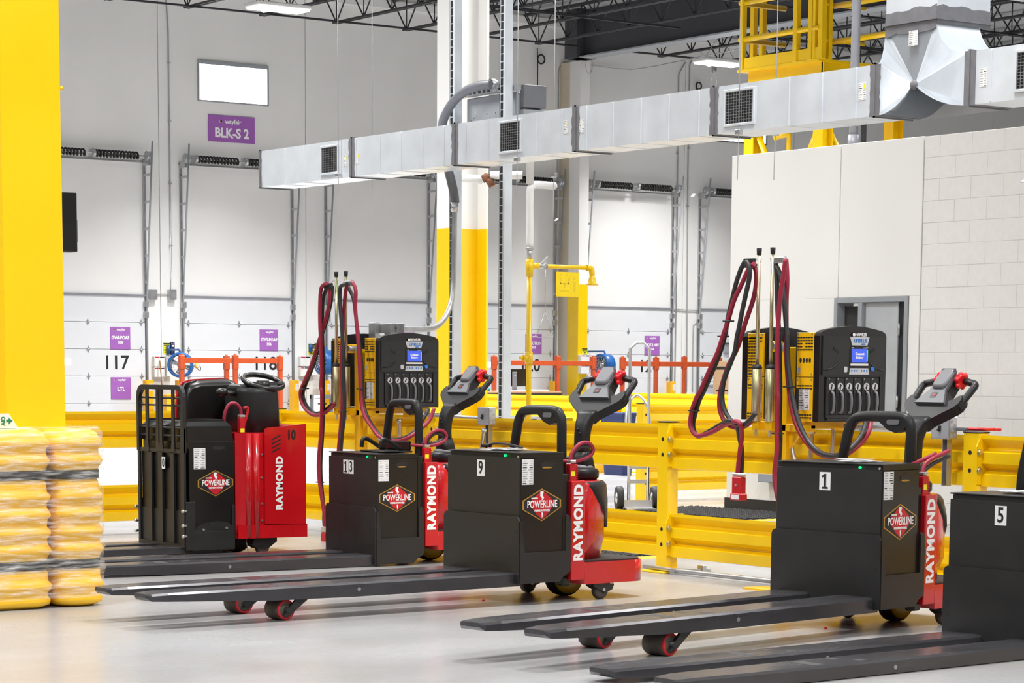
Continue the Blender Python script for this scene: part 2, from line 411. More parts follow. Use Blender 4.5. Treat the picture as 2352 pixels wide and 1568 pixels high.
sprinkler(28.4, 47.6, 30, 9.62, 'black sprinkler main pipe among the joists above the left window', .085, JOIST)
sprinkler(29.5, 36.2, 46.5, 9.30, 'white sprinkler pipe crossing below the dark roof girder', .075, WHITE, True)

# ------------------------------------------------------------------ dock doors with vertical-lift tracks and springs
DX0, DP, DW = 22.37, 3.868, 2.86
def door_meshes():
    out = {}
    out['door_panel'] = G().box(0, DY - .06, .004, DW, DY - .012, .606, .006).mesh('door_panel', DOORG)
    g = poly_plate(G(), (0, DY - .062, 0), PX, UP, [(-.025, 0), (-.012, .05), (0, .085), (.012, .05), (.025, 0), (.012, -.05), (0, -.085), (-.012, -.05)], .012)
    g.cyl((-.04, DY - .08, 0), (.04, DY - .08, 0), .012, n=8); out['hinge'] = g.mesh('hinge', ZINC)
    out['header_seal'] = G().box(-.02, DY - .09, 3.03, DW + .02, DY - .004, 3.075, .004).mesh('header_seal', PVCG)
    out['shaft'] = G().cyl((-.12, DY - .28, 6.16), (DW + .12, DY - .28, 6.16), .014, n=8).box(-.1, DY - .05, 6.03, DW + .1, DY - .002, 6.06).mesh('shaft', ZINC)
    pts = []; turns = 13
    for i in range(turns * 10 + 1):
        a = 2 * math.pi * i / 10; pts.append((1.08 * i / (turns * 10), .068 * math.cos(a), .068 * math.sin(a)))
    out['spring'] = G().tube(pts, .025, 6).mesh('spring', RUB)
    out['spring_cone'] = G().lathe([(.03, -.06), (.085, -.05), (.09, 0), (.05, .03)], (0, 0, 0), 'x', 12).box(-.02, -.03, -.10, .0, .26, .10).mesh('spring_cone', ZINC)
    out['cable_drum'] = G().lathe([(.05, -.05), (.115, -.045), (.115, -.02), (.07, -.01), (.07, .03), (.115, .04), (.115, .055)], (0, 0, 0), 'x', 16).mesh('cable_drum', ZINC)
    # track: upright angle against the wall and a leaning rail, tied by brackets
    g = G().box(-.03, DY - .05, .3, .03, DY - .003, 6.0).box(-.035, DY - .30, 5.96, .035, DY - .003, 6.10); out['track_angle'] = g.mesh('track_angle', ZINC)
    out['track_rail'] = G().tube([(0, DY - .085, .2), (0, DY - .09, 2.9), (0, DY - .46, 6.48)], .021, 6).mesh('track_rail', GREYP)
    out['track_bracket'] = G().box(-.02, 0, -.028, .02, 1, .028).mesh('track_bracket', ZINC)
    out['roller_guard'] = G().box(-.06, DY - .14, -.07, .05, DY - .02, .07, .01).mesh('roller_guard', ZINC)
    return out
DM = door_meshes()
codes = {0: ('GWI-POAF', '506', '117'), 1: ('GWI-POAF', '506', '118'), 2: ('GWI-POAF', '506', '119'), 3: ('ERI-DTKO', '959', '120'), 4: ('MDT-LNRF', '856', '121')}
def sign_board(x, z, w, h, label):
    t = tag(obj('dock_sign', G().box(x, DY - .075, z, x + w, DY - .063, z + h, .003), PURP), label, 'sign', 'purple dock signs')
    W[t.name] = V((0, 0, 0)); return t
def wayfair(t, cx, z, y, s):
    text('sign_text', 'wayfair', INKW, t, (cx + s * .25, y, z), PX, UP, s, s * .02)
    g = G(); plate(g, (cx - s * 2.0, y, z - s * .02), PX, UP, s * .34, s * .34, .001); ob = obj('logo_tile', g, INKY, t)
    g = G(); plate(g, (cx - s * 1.88, y, z + s * .05), PX, UP, s * .30, s * .34, .002); obj('logo_tile', g, NAVY, t)
for i in range(-1, 6):
    x0 = DX0 + DP * i
    d = struct('door_%d' % (i + 2), loc=(x0, 0, 0))
    for k in range(5): link('door_panel', DM['door_panel'], d, True, (0, 0, .61 * k))
    for k in range(1, 5):
        for hx in (.10, DW / 2, DW - .10): link('hinge', DM['hinge'], d, True, (hx, 0, .61 * k))
    for nm in ('header_seal', 'shaft'): link(nm, DM[nm], d, True)
    for sx in (.25, 1.56):
        link('spring', DM['spring'], d, True, (sx, DY - .28, 6.16)); link('spring_cone', DM['spring_cone'], d, True, (sx, DY - .28, 6.16))
    for k, sx in enumerate((-.02, DW + .02)):
        link('cable_drum', DM['cable_drum'], d, True, (sx, DY - .28, 6.16))
        tr = link('track_angle', DM['track_angle'], d, True, (sx + (.02 if k else -.02), 0, 0))
        rl = link('track_rail', DM['track_rail'], d, True, (sx + (.02 if k else -.02), 0, 0))
        for z in (3.35, 3.95, 4.55, 5.15, 5.75):
            b = link('track_bracket', DM['track_bracket'], d, True, (sx + (.02 if k else -.02), DY - .09 - .37 * (z - 2.9) / 3.58, z)); b.scale = (1, .09 + .37 * (z - 2.9) / 3.58, 1)
        for z in (2.62, 2.86): link('roller_guard', DM['roller_guard'], d, True, (sx, 0, z))
    if i in (0, 1, 2, 3):
        v = obj('vision_pane', G().box(x0 + .42, DY - .068, 1.48, x0 + 1.0, DY - .060, 1.60, .002), SKYP, d)
    if i in codes:
        a, b, c = codes[i]
        lab = {0: 'two-line destination sign on the leftmost dock door', 1: 'destination sign on the second dock door from the yellow column', 2: 'destination sign on the dock door hidden behind the first charger', 3: 'destination sign on the dock door behind the computer monitor', 4: 'destination sign seen through the hand truck frame'}[i]
        t = sign_board(x0 + 1.98, 1.83, .50, .50, 'small square purple ' + lab); y = DY - .076; cx = x0 + 2.23
        wayfair(t, cx, 2.27, y, .075); text('sign_text', a, INKW, t, (cx, y, 2.09), PX, UP, .105, .004, sx=.88); text('sign_text', b, INKW, t, (cx, y, 1.985), PX, UP, .085, .003)
        text('door_number', c, INKB, d, (x0 + 2.12, DY - .061, 1.52), PX, UP, .44, .006, sx=1.0)
t = sign_board(DX0 + 1.98, .70, .50, .50, 'purple sign reading LTL, lowest on the left dock door'); y = DY - .076
wayfair(t, DX0 + 2.23, 1.14, y, .075); text('sign_text', 'LTL', INKW, t, (DX0 + 2.23, y, .93), PX, UP, .12, .005)
# big sign and clerestory windows
t = tag(obj('dock_sign', G().box(26.93, DY - .03, 6.615, 28.15, DY - .002, 7.215, .004), PURP), 'wide purple block sign high on the wall under the left window', 'sign', 'purple dock signs')
wayfair(t, 27.54, 7.08, DY - .031, .15); text('sign_text', 'BLK-S 2', INKW, t, (27.54, DY - .031, 6.81), PX, UP, .30, .010, sx=.92)
for k, wx in enumerate((26.67, 42.14)):
    wn = struct('window_%d' % (k + 1), loc=(wx, DY, 7.5))
    obj('window_frame', G().box(wx, DY - .05, 8.34, wx + 1.85, DY + .0, 8.42).box(wx, DY - .05, 7.5, wx + 1.85, DY, 7.53).box(wx, DY - .05, 7.53, wx + .03, DY, 8.34).box(wx + 1.81, DY - .05, 7.53, wx + 1.85, DY, 8.34), GREYP if k == 0 else GREYD, wn)
    obj('window_pane', G().box(wx + .03, DY - .02, 7.53, wx + 1.81, DY - .005, 8.34), SKYP, wn)
# conduits and boxes on the dock wall
def conduit(name, label, pts, r=.016, m=ZINC, cat='conduit', sm=0, boxes=(), clips=()):
    t = thing(name, label, cat, pts[0]); obj('pipe', G().tube(pts, r, 8, sm), m, t)
    for b in boxes: obj('junction_box', G().box(b[0] - .09, DY - .12, b[1] - .12, b[0] + .09, DY - .002, b[1] + .12, .008), ZINC, t)
    for c in clips: obj('clip', G().box(c[0] - .035, c[1] - .03, c[2] - .012, c[0] + .035, c[1] + .02, c[2] + .012), ZINC, t)
yw = DY - .03
conduit('wall_conduit', 'thin conduit down the dock wall between the two left doors with two boxes', [(25.86, yw, 10), (25.92, yw, 9.0), (25.93, yw, 3.1), (25.44, yw, 3.08)], boxes=((25.44, 3.08), (25.93, 3.09)), clips=[(25.93, yw, z) for z in (8.3, 7, 5.6, 4.2)])
conduit('wall_conduit', 'bent grey conduit left of the white wall column under the girder', [(37.347, 49.970, 9.186), (37.126, 49.970, 9.169), (36.990, 49.970, 9.061), (36.950, 49.970, 8.918), (36.950, 49.970, 6.370), (36.939, 49.970, 0.858)])
conduit('wall_conduit', 'conduit bending from the joist down beside the right door', [(41.094, 49.970, 9.474), (40.878, 49.970, 9.156), (40.904, 49.970, 3.158), (40.898, 49.970, 1.088)], clips=[(40.873, 49.970, 7.100)])
conduit('wall_conduit', 'hooked conduit right of the bending one, running to the floor', [(41.479, 49.970, 9.582), (41.301, 49.970, 9.524), (41.244, 49.970, 9.407), (41.240, 49.970, 6.588), (41.309, 49.970, 0.856)], clips=[(41.257, 49.970, 7.269), (41.242, 49.970, 5.760)])
conduit('wall_conduit', 'low conduit running along the wall to a box by the right corner', [(40.119, 49.970, 3.074), (41.236, 49.970, 3.027), (42.714, 49.970, 3.031)], .014)
conduit('wall_conduit', 'short hooked conduit below the low one near the corner', [(41.521, 49.970, 0.856), (41.500, 49.970, 2.651), (41.619, 49.970, 2.734), (42.720, 49.970, 2.752)], .013)
conduit('wall_conduit', 'slack cable strung under the girder end', [(37.934, 49.900, 9.148), (38.667, 49.900, 9.127), (39.237, 49.900, 9.137), (39.438, 49.200, 9.174), (36.127, 42.000, 8.613)], .012, ZINC)
def coil(label, c, r, tail):
    t = thing('cable_coil', label, 'cable', c); c = V(c)
    obj('loop', G().tube([c + V((r * math.cos(a * .3142), 0, r * math.sin(a * .3142))) for a in range(20)], .02, 6, closed=True), RUB, t)
    obj('tail', G().tube(tail, .014, 6), RUB, t)
coil('black cable coil hanging high left of the white wall column', (36.350, 49.900, 9.177), .11, [(36.226, 49.900, 9.446), (36.243, 49.900, 9.019), (36.248, 49.900, 7.086)])
coil('small black cable coil high right of the white wall column', (41.509, 49.900, 8.892), .09, [(41.433, 49.900, 8.966), (41.444, 49.900, 8.404)])
for k, (px, lab) in enumerate((((1350), 'wire loop hanging from the girder end'), ((1640), 'wire loop hanging below the right fixture'))):
    c = V((37.182, 49.000, 9.004)) if k == 0 else V((40.093, 47.600, 8.725))
    t = thing('hanging_loop', lab, 'wire', c); obj('loop', G().tube([c + V((.10 * math.cos(a * .3142), 0, .2 * math.sin(a * .3142))) for a in range(20)], .008, 5, closed=True), ZINC, t)
    if k: obj('drop_wire', G().tube([c + V((0, 0, .4)), V((39.57, c.y, 9.42))], .008, 5), ZINC, t)
    obj('clamp', G().box(c.x - .05, c.y - .05, c.z + .2, c.x + .05, c.y + .05, c.z + .42, .01), ZINC, t)

# the two high-bay fixtures in view
for lx, ly, lab in ((26.16, 45.4, 'bright high-bay fixture above the left window'), (39.43, 46.6, 'bright high-bay fixture beside the yellow platform')):
    t = thing('high_bay_fixture', lab, 'ceiling light', (lx, ly, 9.1))
    obj('housing', G().box(lx - .66, ly - .3, 8.99, lx + .66, ly + .3, 9.08, .02), PLAS, t)
    obj('diffuser', G().box(lx - .62, ly - .27, 8.955, lx + .62, ly + .27, 8.99, .01), LEDW, t)
    obj('sensor', G().lathe([(.07, 0), (.06, -.05), (.02, -.08)], (lx - .35, ly, 8.955), n=12), PLAS, t)
    obj('suspension_wire', G().tube([(lx - .5, ly, 9.08), (lx, ly, 9.7), (lx + .5, ly, 9.08)], .008, 5), ZINC, t)

# ------------------------------------------------------------------ right-hand partition: smooth panels and concrete blocks, with door
BX = 16.6
wr = struct('wall_right', loc=(BX, 16, 0))
Ye, Yj = 19.40, 16.61
def solid_panel(y0, y1, z0, z1): obj('wall_panel', G().box(BX, y0 + .004, z0, BX + .2, y1 - .004, z1, .004), WHITE, wr)
dl, dr, dt = 17.79, 16.76, 2.165
solid_panel(17.75, Ye, dt, 3.66); solid_panel(Yj, 17.75, dt, 3.66); solid_panel(dl, Ye, 0, dt); solid_panel(Yj, dr, 0, dt)
obj('wall_core', G().box(BX + .02, -6, 0, BX + .19, 16.6, 3.65), GREYP, wr)
obj('wall_panel', G().box(BX, -6, 0, BX + .2, 14.57, 3.66), WHITE, wr)
bw, bh = .4064, .2032
full = G().box(.004, 0, .003, .018, bw - .0015, bh - .003, .002).mesh('block', BLOCKW)
full.transform(Matrix.Translation((-.018, 0, 0)))
half = G().box(.004, 0, .003, .018, bw / 2 - .0015, bh - .003, .002).mesh('half_block', BLOCKW); half.transform(Matrix.Translation((-.018, 0, 0)))
for r in range(18):
    y = 16.6
    if r % 2: y -= bw / 2; link('half_block', half, wr, False, (BX + .014 + random.uniform(-.001, .001), y, r * bh))
    while y - bw > 14.5:
        y -= bw; link('block', full, wr, False, (BX + .014 + random.uniform(-.0012, .0012), y, r * bh))
obj('mortar', G().box(BX + .0045, 14.57, 0, BX + .02, 16.6, 3.655), BLOCKW, wr)
struct('wall_side', G().box(BX + .01, Ye - .2, 0, 24, Ye, 3.655), WHITE)
struct('baseboard_right', G().box(BX - .012, dl + .02, 0, BX, Ye, .11).box(BX - .012, Ye, 0, BX + .4, Ye + .012, .11), RUB)
d = struct('door_9', loc=(BX, dl, 0))
obj('door_frame', G().box(BX - .015, dr, 0, BX + .21, dr + .05, dt, .004).box(BX - .015, dl - .05, 0, BX + .21, dl, dt, .004).box(BX - .0149, dr + .05, dt - .05, BX + .209, dl - .05, dt, .004).box(BX - .0148, dl - .40, 0, BX + .208, dl - .345, dt - .05, .003), GREYP, d)
obj('side_pane', G().box(BX + .09, dl - .345, .9, BX + .11, dl - .05, dt - .08), GLASSD, d)
obj('side_panel', G().box(BX + .05, dl - .345, 0, BX + .1, dl - .05, .9), GREYP, d)
lf = obj('door_leaf', G().box(BX + .03, dr + .17, .01, BX + .075, dl - .405, dt - .055, .004), mat('door_leaf_grey', (0.46, 0.48, 0.51), .45), d)
for z in (.3, 1.15, 1.85): obj('hinge', G().cyl((BX + .03, dr + .15, z - .06), (BX + .03, dr + .15, z + .06), .012, n=8), ZINC, lf)
obj('gap_shade_strip', G().box(BX + .045, dr + .05, 0, BX + .06, dr + .17, dt - .05), INKB, d)  # black strip stands in for the shadow in the gap beside the leaf

# ------------------------------------------------------------------ columns
def h_column(name, label, x0, x1, y0, y1, tf, h, zy, tw=.02):
    t = thing(name, label, 'column', ((x0 + x1) / 2, (y0 + y1) / 2, 0))
    ym = (y0 + y1) / 2
    def sh(a, b): return G().box(x0, y0, a, x0 + tf, y1, b, .003).box(x1 - tf, y0, a, x1, y1, b, .003).box(x0 + tf, ym - tw / 2, a, x1 - tf, ym + tw / 2, b)
    obj('painted_base', sh(0, zy), YEL, t); obj('upper_shaft', sh(zy, h), WHITE, t); return t
c1 = h_column('steel_column', 'white steel column with yellow base behind the galvanised uprights', 15.47, 15.93, 22.87, 23.25, .03, 10.3, 3.035)
obj('drain_pipe', G().cyl((15.56, 22.98, 3.6), (15.56, 22.98, 10.3), .05, n=12).cyl((15.56, 22.98, 4.9), (15.56, 22.98, 4.98), .058, n=12), PLAS, c1)
obj('rusty_bracket', G().box(15.52, 23.0, 3.85, 15.6, 23.04, 4.3), RUSTY, c1)
t = thing('wall_column', 'slim white column with yellow base against the dock wall', 'column', (37.0, 49.4, 0))
obj('painted_base', G().box(37.02, 49.14, 0, 37.32, 49.58, 3.58, .004), YEL, t); obj('upper_shaft', G().box(37.02, 49.14, 3.58, 37.32, 49.58, 9.13, .004), WHITE, t)
obj('pilaster', G().box(37.02, 49.58, 0, 37.5, 49.998, 9.13, .004), TAN, t)

# big yellow column with wrapped protector
CX0, CX1, CY0, CY1 = 5.905, 6.29, 13.52, 13.92
t = thing('yellow_column', 'tall glossy yellow building column at the left edge', 'column', ((CX0 + CX1) / 2, 13.7, 0))
obj('front_flange', G().box(CX0, CY0, 0, CX1, CY0 + .03, 10.3, .006), YEL, t); obj('rear_flange', G().box(CX0, CY1 - .03, 0, CX1, CY1, 10.3, .006), YEL, t)
obj('web', G().box(CX0 + .06, CY0 + .03, 0, CX0 + .10, CY1 - .03, 10.3), YEL, t); obj('bolt', G().cyl((CX1, CY0 + .015, 3.1), (CX1 + .02, CY0 + .015, 3.1), .012, n=6), YEL, t)
def protector_half(x0, x1, y0, y1, r=.11):
    g = G(); secs = []; N = 46; H = 1.07
    for i in range(N + 1):
        z = H * i / N; k = math.sin(2 * math.pi * (z / .107)); off = .016 * (k if k > -.3 else -.3)
        e = min(1.0, (min(z, H - z) / .05)); off = off * e - .045 * (1 - math.sqrt(max(0, 1 - (1 - e) ** 2)))
        if abs(z - .26) < .035 or abs(z - .80) < .035: off = -.012
        w_, h_ = x1 - x0 + 2 * off, y1 - y0 + 2 * off
        secs.append([((x0 + x1) / 2 + a, (y0 + y1) / 2 + b, z) for a, b in rrect(w_, h_, r, 5)])
    return g.loft(secs)
t = thing('column_protector', 'amber ribbed plastic column guard wrapped in clear film', 'column guard', (6.0, 13.6, 0))
pa = obj('guard_half', protector_half(5.46, 6.095, 13.29, 14.10), PROT, t)
pb = obj('guard_half', protector_half(6.125, 6.445, 13.30, 14.10), PROT, t)
for z in (.26, .80):
    g = G()
    for x0, x1 in ((5.46, 6.095), (6.125, 6.445)):
        y0 = 13.29 if x0 < 6 else 13.30
        pr = rrect(x1 - x0 - .012, 14.10 - y0 - .012, .11, 5)
        secs = [[((x0 + x1) / 2 + a * s, (y0 + 14.1) / 2 + b * s, zz) for a, b in pr] for s, zz in ((1, z - .027), (1.012, z - .025), (1.012, z + .025), (1, z + .027))]
        g.loft(secs)
    obj('strap', g, INKB, t)
g = G(); pr = rrect(6.46 - 5.44, 14.13 - 13.265, .13, 6)
secs = []
for i in range(25):
    z = .06 + 1.03 * i / 24; s = 1 - (.05 if i == 24 else 0) + .006 * math.sin(i * 1.9)
    secs.append([(5.95 + a * s + .004 * math.sin(i * 2.3 + a * 9), 13.6975 + b * s, z) for a, b in pr])
g.loft(secs, caps=False); obj('stretch_film', g, WRAP, t)
t = thing('first_aid_sign', 'white angled first aid sign at the column above the guard', 'sign', (5.874, 13.461, 1.125))
so = V((5.845, 13.419, 1.121)); xd = (V((5.891, 13.319, 1.081)) - V((5.953, 13.596, 1.161))).normalized(); yd = V((5.889, 13.518, 1.162)) - V((5.822, 13.368, 1.083)); yd.normalize()
sx_ = V((.82, -.57, 0)).normalized(); sy_ = (V((-.12, .1, .9))).normalized(); sy_ = (sy_ - sx_ * sy_.dot(sx_)).normalized()
obj('board', poly_plate(G(), so, sx_, sy_, [(-.10, -.052), (.088, -.052), (.028, .045), (-.10, .045)], .006), PAPER, t)
text('sign_text', 'FIRST', INKG, t, so + sx_ * -.045 + sx_.cross(sy_) * .006, sy_, -sx_, .032, .0015); text('sign_text', 'AID', INKG, t, so + sx_ * -.005 + sx_.cross(sy_) * .006, sy_, -sx_, .032, .0015)
obj('arrow', poly_plate(G(), so, sx_, sy_, [(.012, -.006), (.026, -.006), (.026, -.02), (.05, .004), (.026, .02), (.026, .01), (.012, .01)], .001, .0062), INKG, t)
obj('border', poly_plate(G(), so, sx_, sy_, [(-.09, -.044), (.074, -.044), (.074, -.0415), (-.09, -.0415)], .001, .0062), INKG, t)
t = thing('flat_screen', 'black flat screen seen edge-on beside the yellow column', 'screen', (6.443, 13.750, 2.325))
a = V((6.383, 13.750, 2.506)); b = V((6.495, 13.750, 2.145))
obj('screen_case', G().box(a.x, a.y - .0, b.z, b.x, a.y + .12, a.z, .006), BLK, t)
obj('rear_bulge', G().box(b.x - .004, a.y + .01, b.z + .06, b.x + .006, a.y + .11, b.z + .20, .003), BLKM, t)
obj('mount_arm', G().box(CX1 - .03, a.y + .03, 2.28, a.x + .01, a.y + .09, 2.36), BLK, t)

# ------------------------------------------------------------------ galvanised uprights carrying the grey transformer
def strut(label, x, y, h):
    t = thing('strut_channel', label, 'upright', (x, y, 0))
    s = .0415
    obj('channel', G().box(x - s, y - s, 0, x + s, y - s + .006, h).box(x - s, y - s + .006, 0, x - s + .006, y + s, h).box(x + s - .006, y - s + .006, 0, x + s, y + s, h).box(x - s, y + s - .006, 0, x - s + .02, y + s, h), GALV, t)
    g = G(); k = 0
    while k * .07 + .6 < h: g.box(x - s - .0015, y - .012, .6 + k * .07, x - s + .0006, y + .026, .6 + k * .07 + .062); k += 1
    obj('slots', g, INKB, t, kind='stuff')
    obj('base_plate', G().box(x - .09, y - .09, 0, x + .09, y + .09, .012), ZINC, t); return t
SP1, SP2 = (12.650, 18.698, 2.914), (12.650, 17.894, 2.874)
strut('tall slotted upright nearest the white steel column', 12.65, SP1[1], 7.6); strut('tall slotted upright in front of the grey transformer', 12.65, SP2[1], 7.6)
t = thing('transformer', 'grey electrical transformer cabinet held high between two uprights', 'transformer', (12.800, 18.399, 3.847))
ya, yb = (12.750, 18.665, 3.866)[1], (12.750, 17.869, 3.800)[1]; zt_, zm_ = (12.750, 17.871, 3.976)[2], (12.750, 17.869, 3.773)[2]
obj('cabinet', G().box(12.75, yb, zm_ - .42, 13.02, ya, zt_ - .06, .008), GREYP, t)
obj('front_cover', G().box(12.78, yb - .07, zm_, 13.03, yb - .002, zt_, .006), GREYD, t); obj('lower_cover', G().box(12.78, yb - .07, zm_ - .42, 13.03, yb - .002, zm_ - .015, .006), GREYP, t)
obj('top_rail', G().box(12.70, yb - .05, zt_ - .05, 12.76, ya + .05, zt_ + .0), ZINC, t)
g = G()
for k in range(11): g.box(12.697, yb + .05 + k * .075, zt_ - .036, 12.7005, yb + .09 + k * .075, zt_ - .014)
obj('rail_slots', g, INKB, t, kind='stuff'); g = G()
for k in range(26): yy, zz = random.uniform(yb + .1, ya - .05), random.uniform(zm_ - .2, zt_ - .2); g.cyl((12.748, yy, zz), (12.7515, yy, zz), .005, n=6)
obj('bolt_holes', g, INKB, t, kind='stuff')
data_label(t, (12.92, yb - .0705, zm_ - .08), PX, UP, .12, .07)
t = thing('flex_conduit', 'thick grey flexible conduit arching over the transformer', 'conduit', (12.500, 18.523, 3.604))
obj('hose', G().tube([(12.600, 18.058, 3.982), (12.550, 18.179, 3.977), (12.520, 18.357, 3.941), (12.500, 18.511, 3.864), (12.480, 18.609, 3.757), (12.480, 18.665, 3.652), (12.500, 18.665, 3.418), (12.500, 18.585, 3.236), (12.520, 18.536, 3.057), (12.550, 18.558, 2.962)], .042, 10, 5), GREYD, t)
obj('elbow', G().tube([(12.620, 18.101, 3.991), (12.660, 18.103, 3.990), (12.700, 18.126, 3.972)], .05, 10, 4), ALU, t)
t = thing('bent_conduit', 'shiny steel conduit curving down to the left charging station', 'conduit', (12.500, 18.480, 2.266))
obj('pipe', G().tube([(12.500, 18.491, 2.936), (12.500, 18.496, 2.582), (12.480, 18.486, 2.187), (12.400, 18.416, 2.006), (12.200, 18.224, 1.881), (11.900, 17.901, 1.811), (11.600, 17.621, 1.785), (11.200, 17.454, 1.778)], .026, 10, 6), ZINC, t)
obj('coupling', G().cyl((12.500, 18.491, 2.956), (12.500, 18.491, 2.870), .034, n=12), ALU, t)

# ------------------------------------------------------------------ yellow guard rails
RP = [(.0, .0), (.0, -.022), (.052, -.075), (.052, -.085), (.0, -.105), (.0, -.172), (.052, -.208), (.052, -.218), (.0, -.238), (.0, -.312), (.03, -.318), (.085, -.30), (.085, -.01)]
def beam(parent, p0, p1, nd, ztop, m=None):
    """ribbed beam from p0 to p1 (xy); nd points to its ribbed face"""
    p0, p1, nd = V((*p0, 0)), V((*p1, 0)), V((*nd, 0)); L = (p1 - p0).length; t = (p1 - p0) / L
    bm_ = obj('rail_beam', G().prism(RP, lambda a, b, d: p0 + t * d + nd * (.04 - a) + V((0, 0, ztop + b)), 0, L), m or YEL, parent)
    return bm_
def endplate(parent_beam, p, t, nd, ztop):
    p, t, nd = V((*p, 0)), V((*t, 0)), V((*nd, 0))
    g = G().prism([(.075, -.002), (-.05, -.0), (-.085, -.07), (-.075, -.30), (.075, -.31)], lambda a, b, d: p + t * d - nd * a + V((0, 0, ztop + b)), 0, .008)
    obj('end_plate', g, YEL, parent_beam)
    g = G()
    for dz in (-.105, -.215):
        q = p + t * -.001 + nd * .062 + V((0, 0, ztop + dz)); obj('bolt', G().cyl(q - t * .014, q, .017, n=6).cyl(q - t * .004, q, .022, n=10), BRASS, parent_beam)
def post(parent, x, y, h=1.075, hole_face=(-1, 0), hx=.05, hy=.062):
    p = obj('rail_post', G().box(x - hx, y - hy, .014, x + hx, y + hy, h, .006), YEL, parent)
    obj('post_cap', G().box(x - hx - .004, y - hy - .004, h, x + hx + .004, y + hy + .004, h + .008, .003), RUB, p)
    obj('base_plate', G().box(x - .13, y - .13, 0, x + .13, y + .13, .014, .003), YEL, p)
    g = G(); f = V((*hole_face, 0)); c = V((x, y, 0)) + V((f.x * (hx + .0004), f.y * (hy + .0004), 0))
    for z in (.955, .845, .31, .20): g.cyl(c + V((0, 0, z)) - f * .001, c + V((0, 0, z)) + f * .0006, .014, n=12)
    obj('bolt_holes', g, INKB, p, kind='stuff')
FX = 10.93
t = thing('guard_rail', 'long yellow double guard rail behind the parked pallet trucks', 'guard rail', (FX, 13, 0))
ys = [4.4, 7.42, 10.42, 13.42, 16.42, 19.0]
for y in ys: post(t, FX, y)
for a, b in zip(ys, ys[1:]):
    for zt in (1.062, .425):
        bm_ = beam(t, (FX + .02, a + .07), (FX + .02, b - .07), (-1, 0), zt); endplate(bm_, (FX + .02, b - .07), (0, 1), (-1, 0), zt)
t = thing('guard_rail', 'yellow guard rail behind the sit-down style red truck, running left', 'guard rail', (8, 19.0, 0))
for x in (4.9, 7.9): post(t, x, 19.0, hole_face=(0, -1), hx=.062, hy=.05)
for a, b in ((1.9, 4.9), (4.9, 7.9), (7.9, FX)):
    for zt in (1.062, .425): beam(t, (a + .07, 19.02), (b - .07, 19.02), (0, -1), zt)
t = thing('guard_rail', 'yellow guard rail and capped end post behind the hand truck', 'guard rail', (16.6, 20.8, 0))
post(t, 16.58, 20.8, hole_face=(0, -1), hx=.055, hy=.055); post(t, 19.6, 20.8, hole_face=(0, -1))
for zt in (1.062, .425):
    bm_ = beam(t, (16.65, 20.82), (19.55, 20.82), (0, -1), zt)
t = thing('guard_rail', 'yellow guard rail in front of the standing desk', 'guard rail', (21.03, 29, 0))
ys = [(21.030, 26.755, 1.090)[1], (21.030, 27.896, 1.076)[1], (21.030, 30.876, 1.038)[1], 32.9]
for y in ys: post(t, 21.03, y)
for a, b in zip(ys, ys[1:]):
    for zt in (1.062, .425): beam(t, (21.05, a + .07), (21.05, b - .07), (-1, 0), zt)
t = thing('guard_rail', 'far yellow guard rail left of the white partition corner', 'guard rail', (24.9, 30, 0))
ys = [(24.900, 28.906, 1.072)[1], (24.900, 31.678, 1.038)[1]]
for y in ys: post(t, 24.9, y)
for zt in (1.062, .425): beam(t, (24.92, ys[0] + .07), (24.92, ys[1] - .07), (-1, 0), zt)

# ------------------------------------------------------------------ overhead duct with Y fitting
t = thing('air_duct', 'long galvanised air duct with grilles hung across the bay', 'duct', (12, 15, 3.22))
DXf, DXb, Dz0, Dz1 = 12.0, 12.36, 3.222, 3.574
def yx(px, py=300): return px
joints = [(12.000, 21.197, 3.392)[1], (12.000, 19.469, 3.385)[1], (12.000, 17.748, 3.403)[1], (12.000, 15.988, 3.400)[1], (12.000, 14.241, 3.398)[1], (12.000, 12.499, 3.375)[1]]
ribs = [(12.000, 20.707, 3.383), (12.000, 20.348, 3.381), (12.000, 19.392, 3.400), (12.000, 18.967, 3.411), (12.000, 18.613, 3.406), (12.000, 18.262, 3.401), (12.000, 17.919, 3.396), (12.000, 17.578, 3.409), (12.000, 17.233, 3.410), (12.000, 16.533, 3.406), (12.000, 16.173, 3.404), (12.000, 15.841, 3.407), (12.000, 15.489, 3.397), (12.000, 15.131, 3.393), (12.000, 14.784, 3.392), (12.000, 14.420, 3.389), (12.000, 13.396, 3.360), (12.000, 13.042, 3.361), (12.000, 12.692, 3.362)]
def dsec(a, b): 
    obj('duct_section', G().box(DXf, b, Dz0, DXb, a, Dz1), GALV, t)
for a, b in zip(joints, joints[1:]): dsec(a, b)
for p in ribs: obj('stiffening_rib', G().box(DXf - .006, p[1] - .008, Dz0 - .004, DXf, p[1] + .008, Dz1 - .006, .003).box(DXf, p[1] - .008, Dz0 - .004, DXb, p[1] + .008, Dz0), GALV, t)
for i, y in enumerate(joints):
    wv = .05 if i else .03; g = G()
    n = 12; e0 = [y - wv * (.8 + .35 * random.random()) for _ in range(n)]; e1 = [y + wv * (.8 + .35 * random.random()) for _ in range(n)]
    zz = [Dz0 - .001 + (Dz1 - Dz0 + .002) * k / (n - 1) for k in range(n)]
    pol = list(zip(e0, zz)) + list(zip(e1, zz))[::-1]
    g.prism(pol, lambda a, b, d: V((DXf - d, a, b)), .0005, .003)
    g.box(DXf - .003, y - wv, Dz0 - .003, DXb + .003, y + wv, Dz0 - .0005).box(DXf - .012, y - .006, Dz0 - .012, DXb + .012, y + .006, Dz0 - .001).box(DXf - .012, y - .006, Dz0 - .012, DXf - .002, y + .006, Dz1 + .012).box(DXf - .012, y - .006, Dz1, DXb + .012, y + .006, Dz1 + .012)
    obj('sealed_joint', g, MASTIC, t)
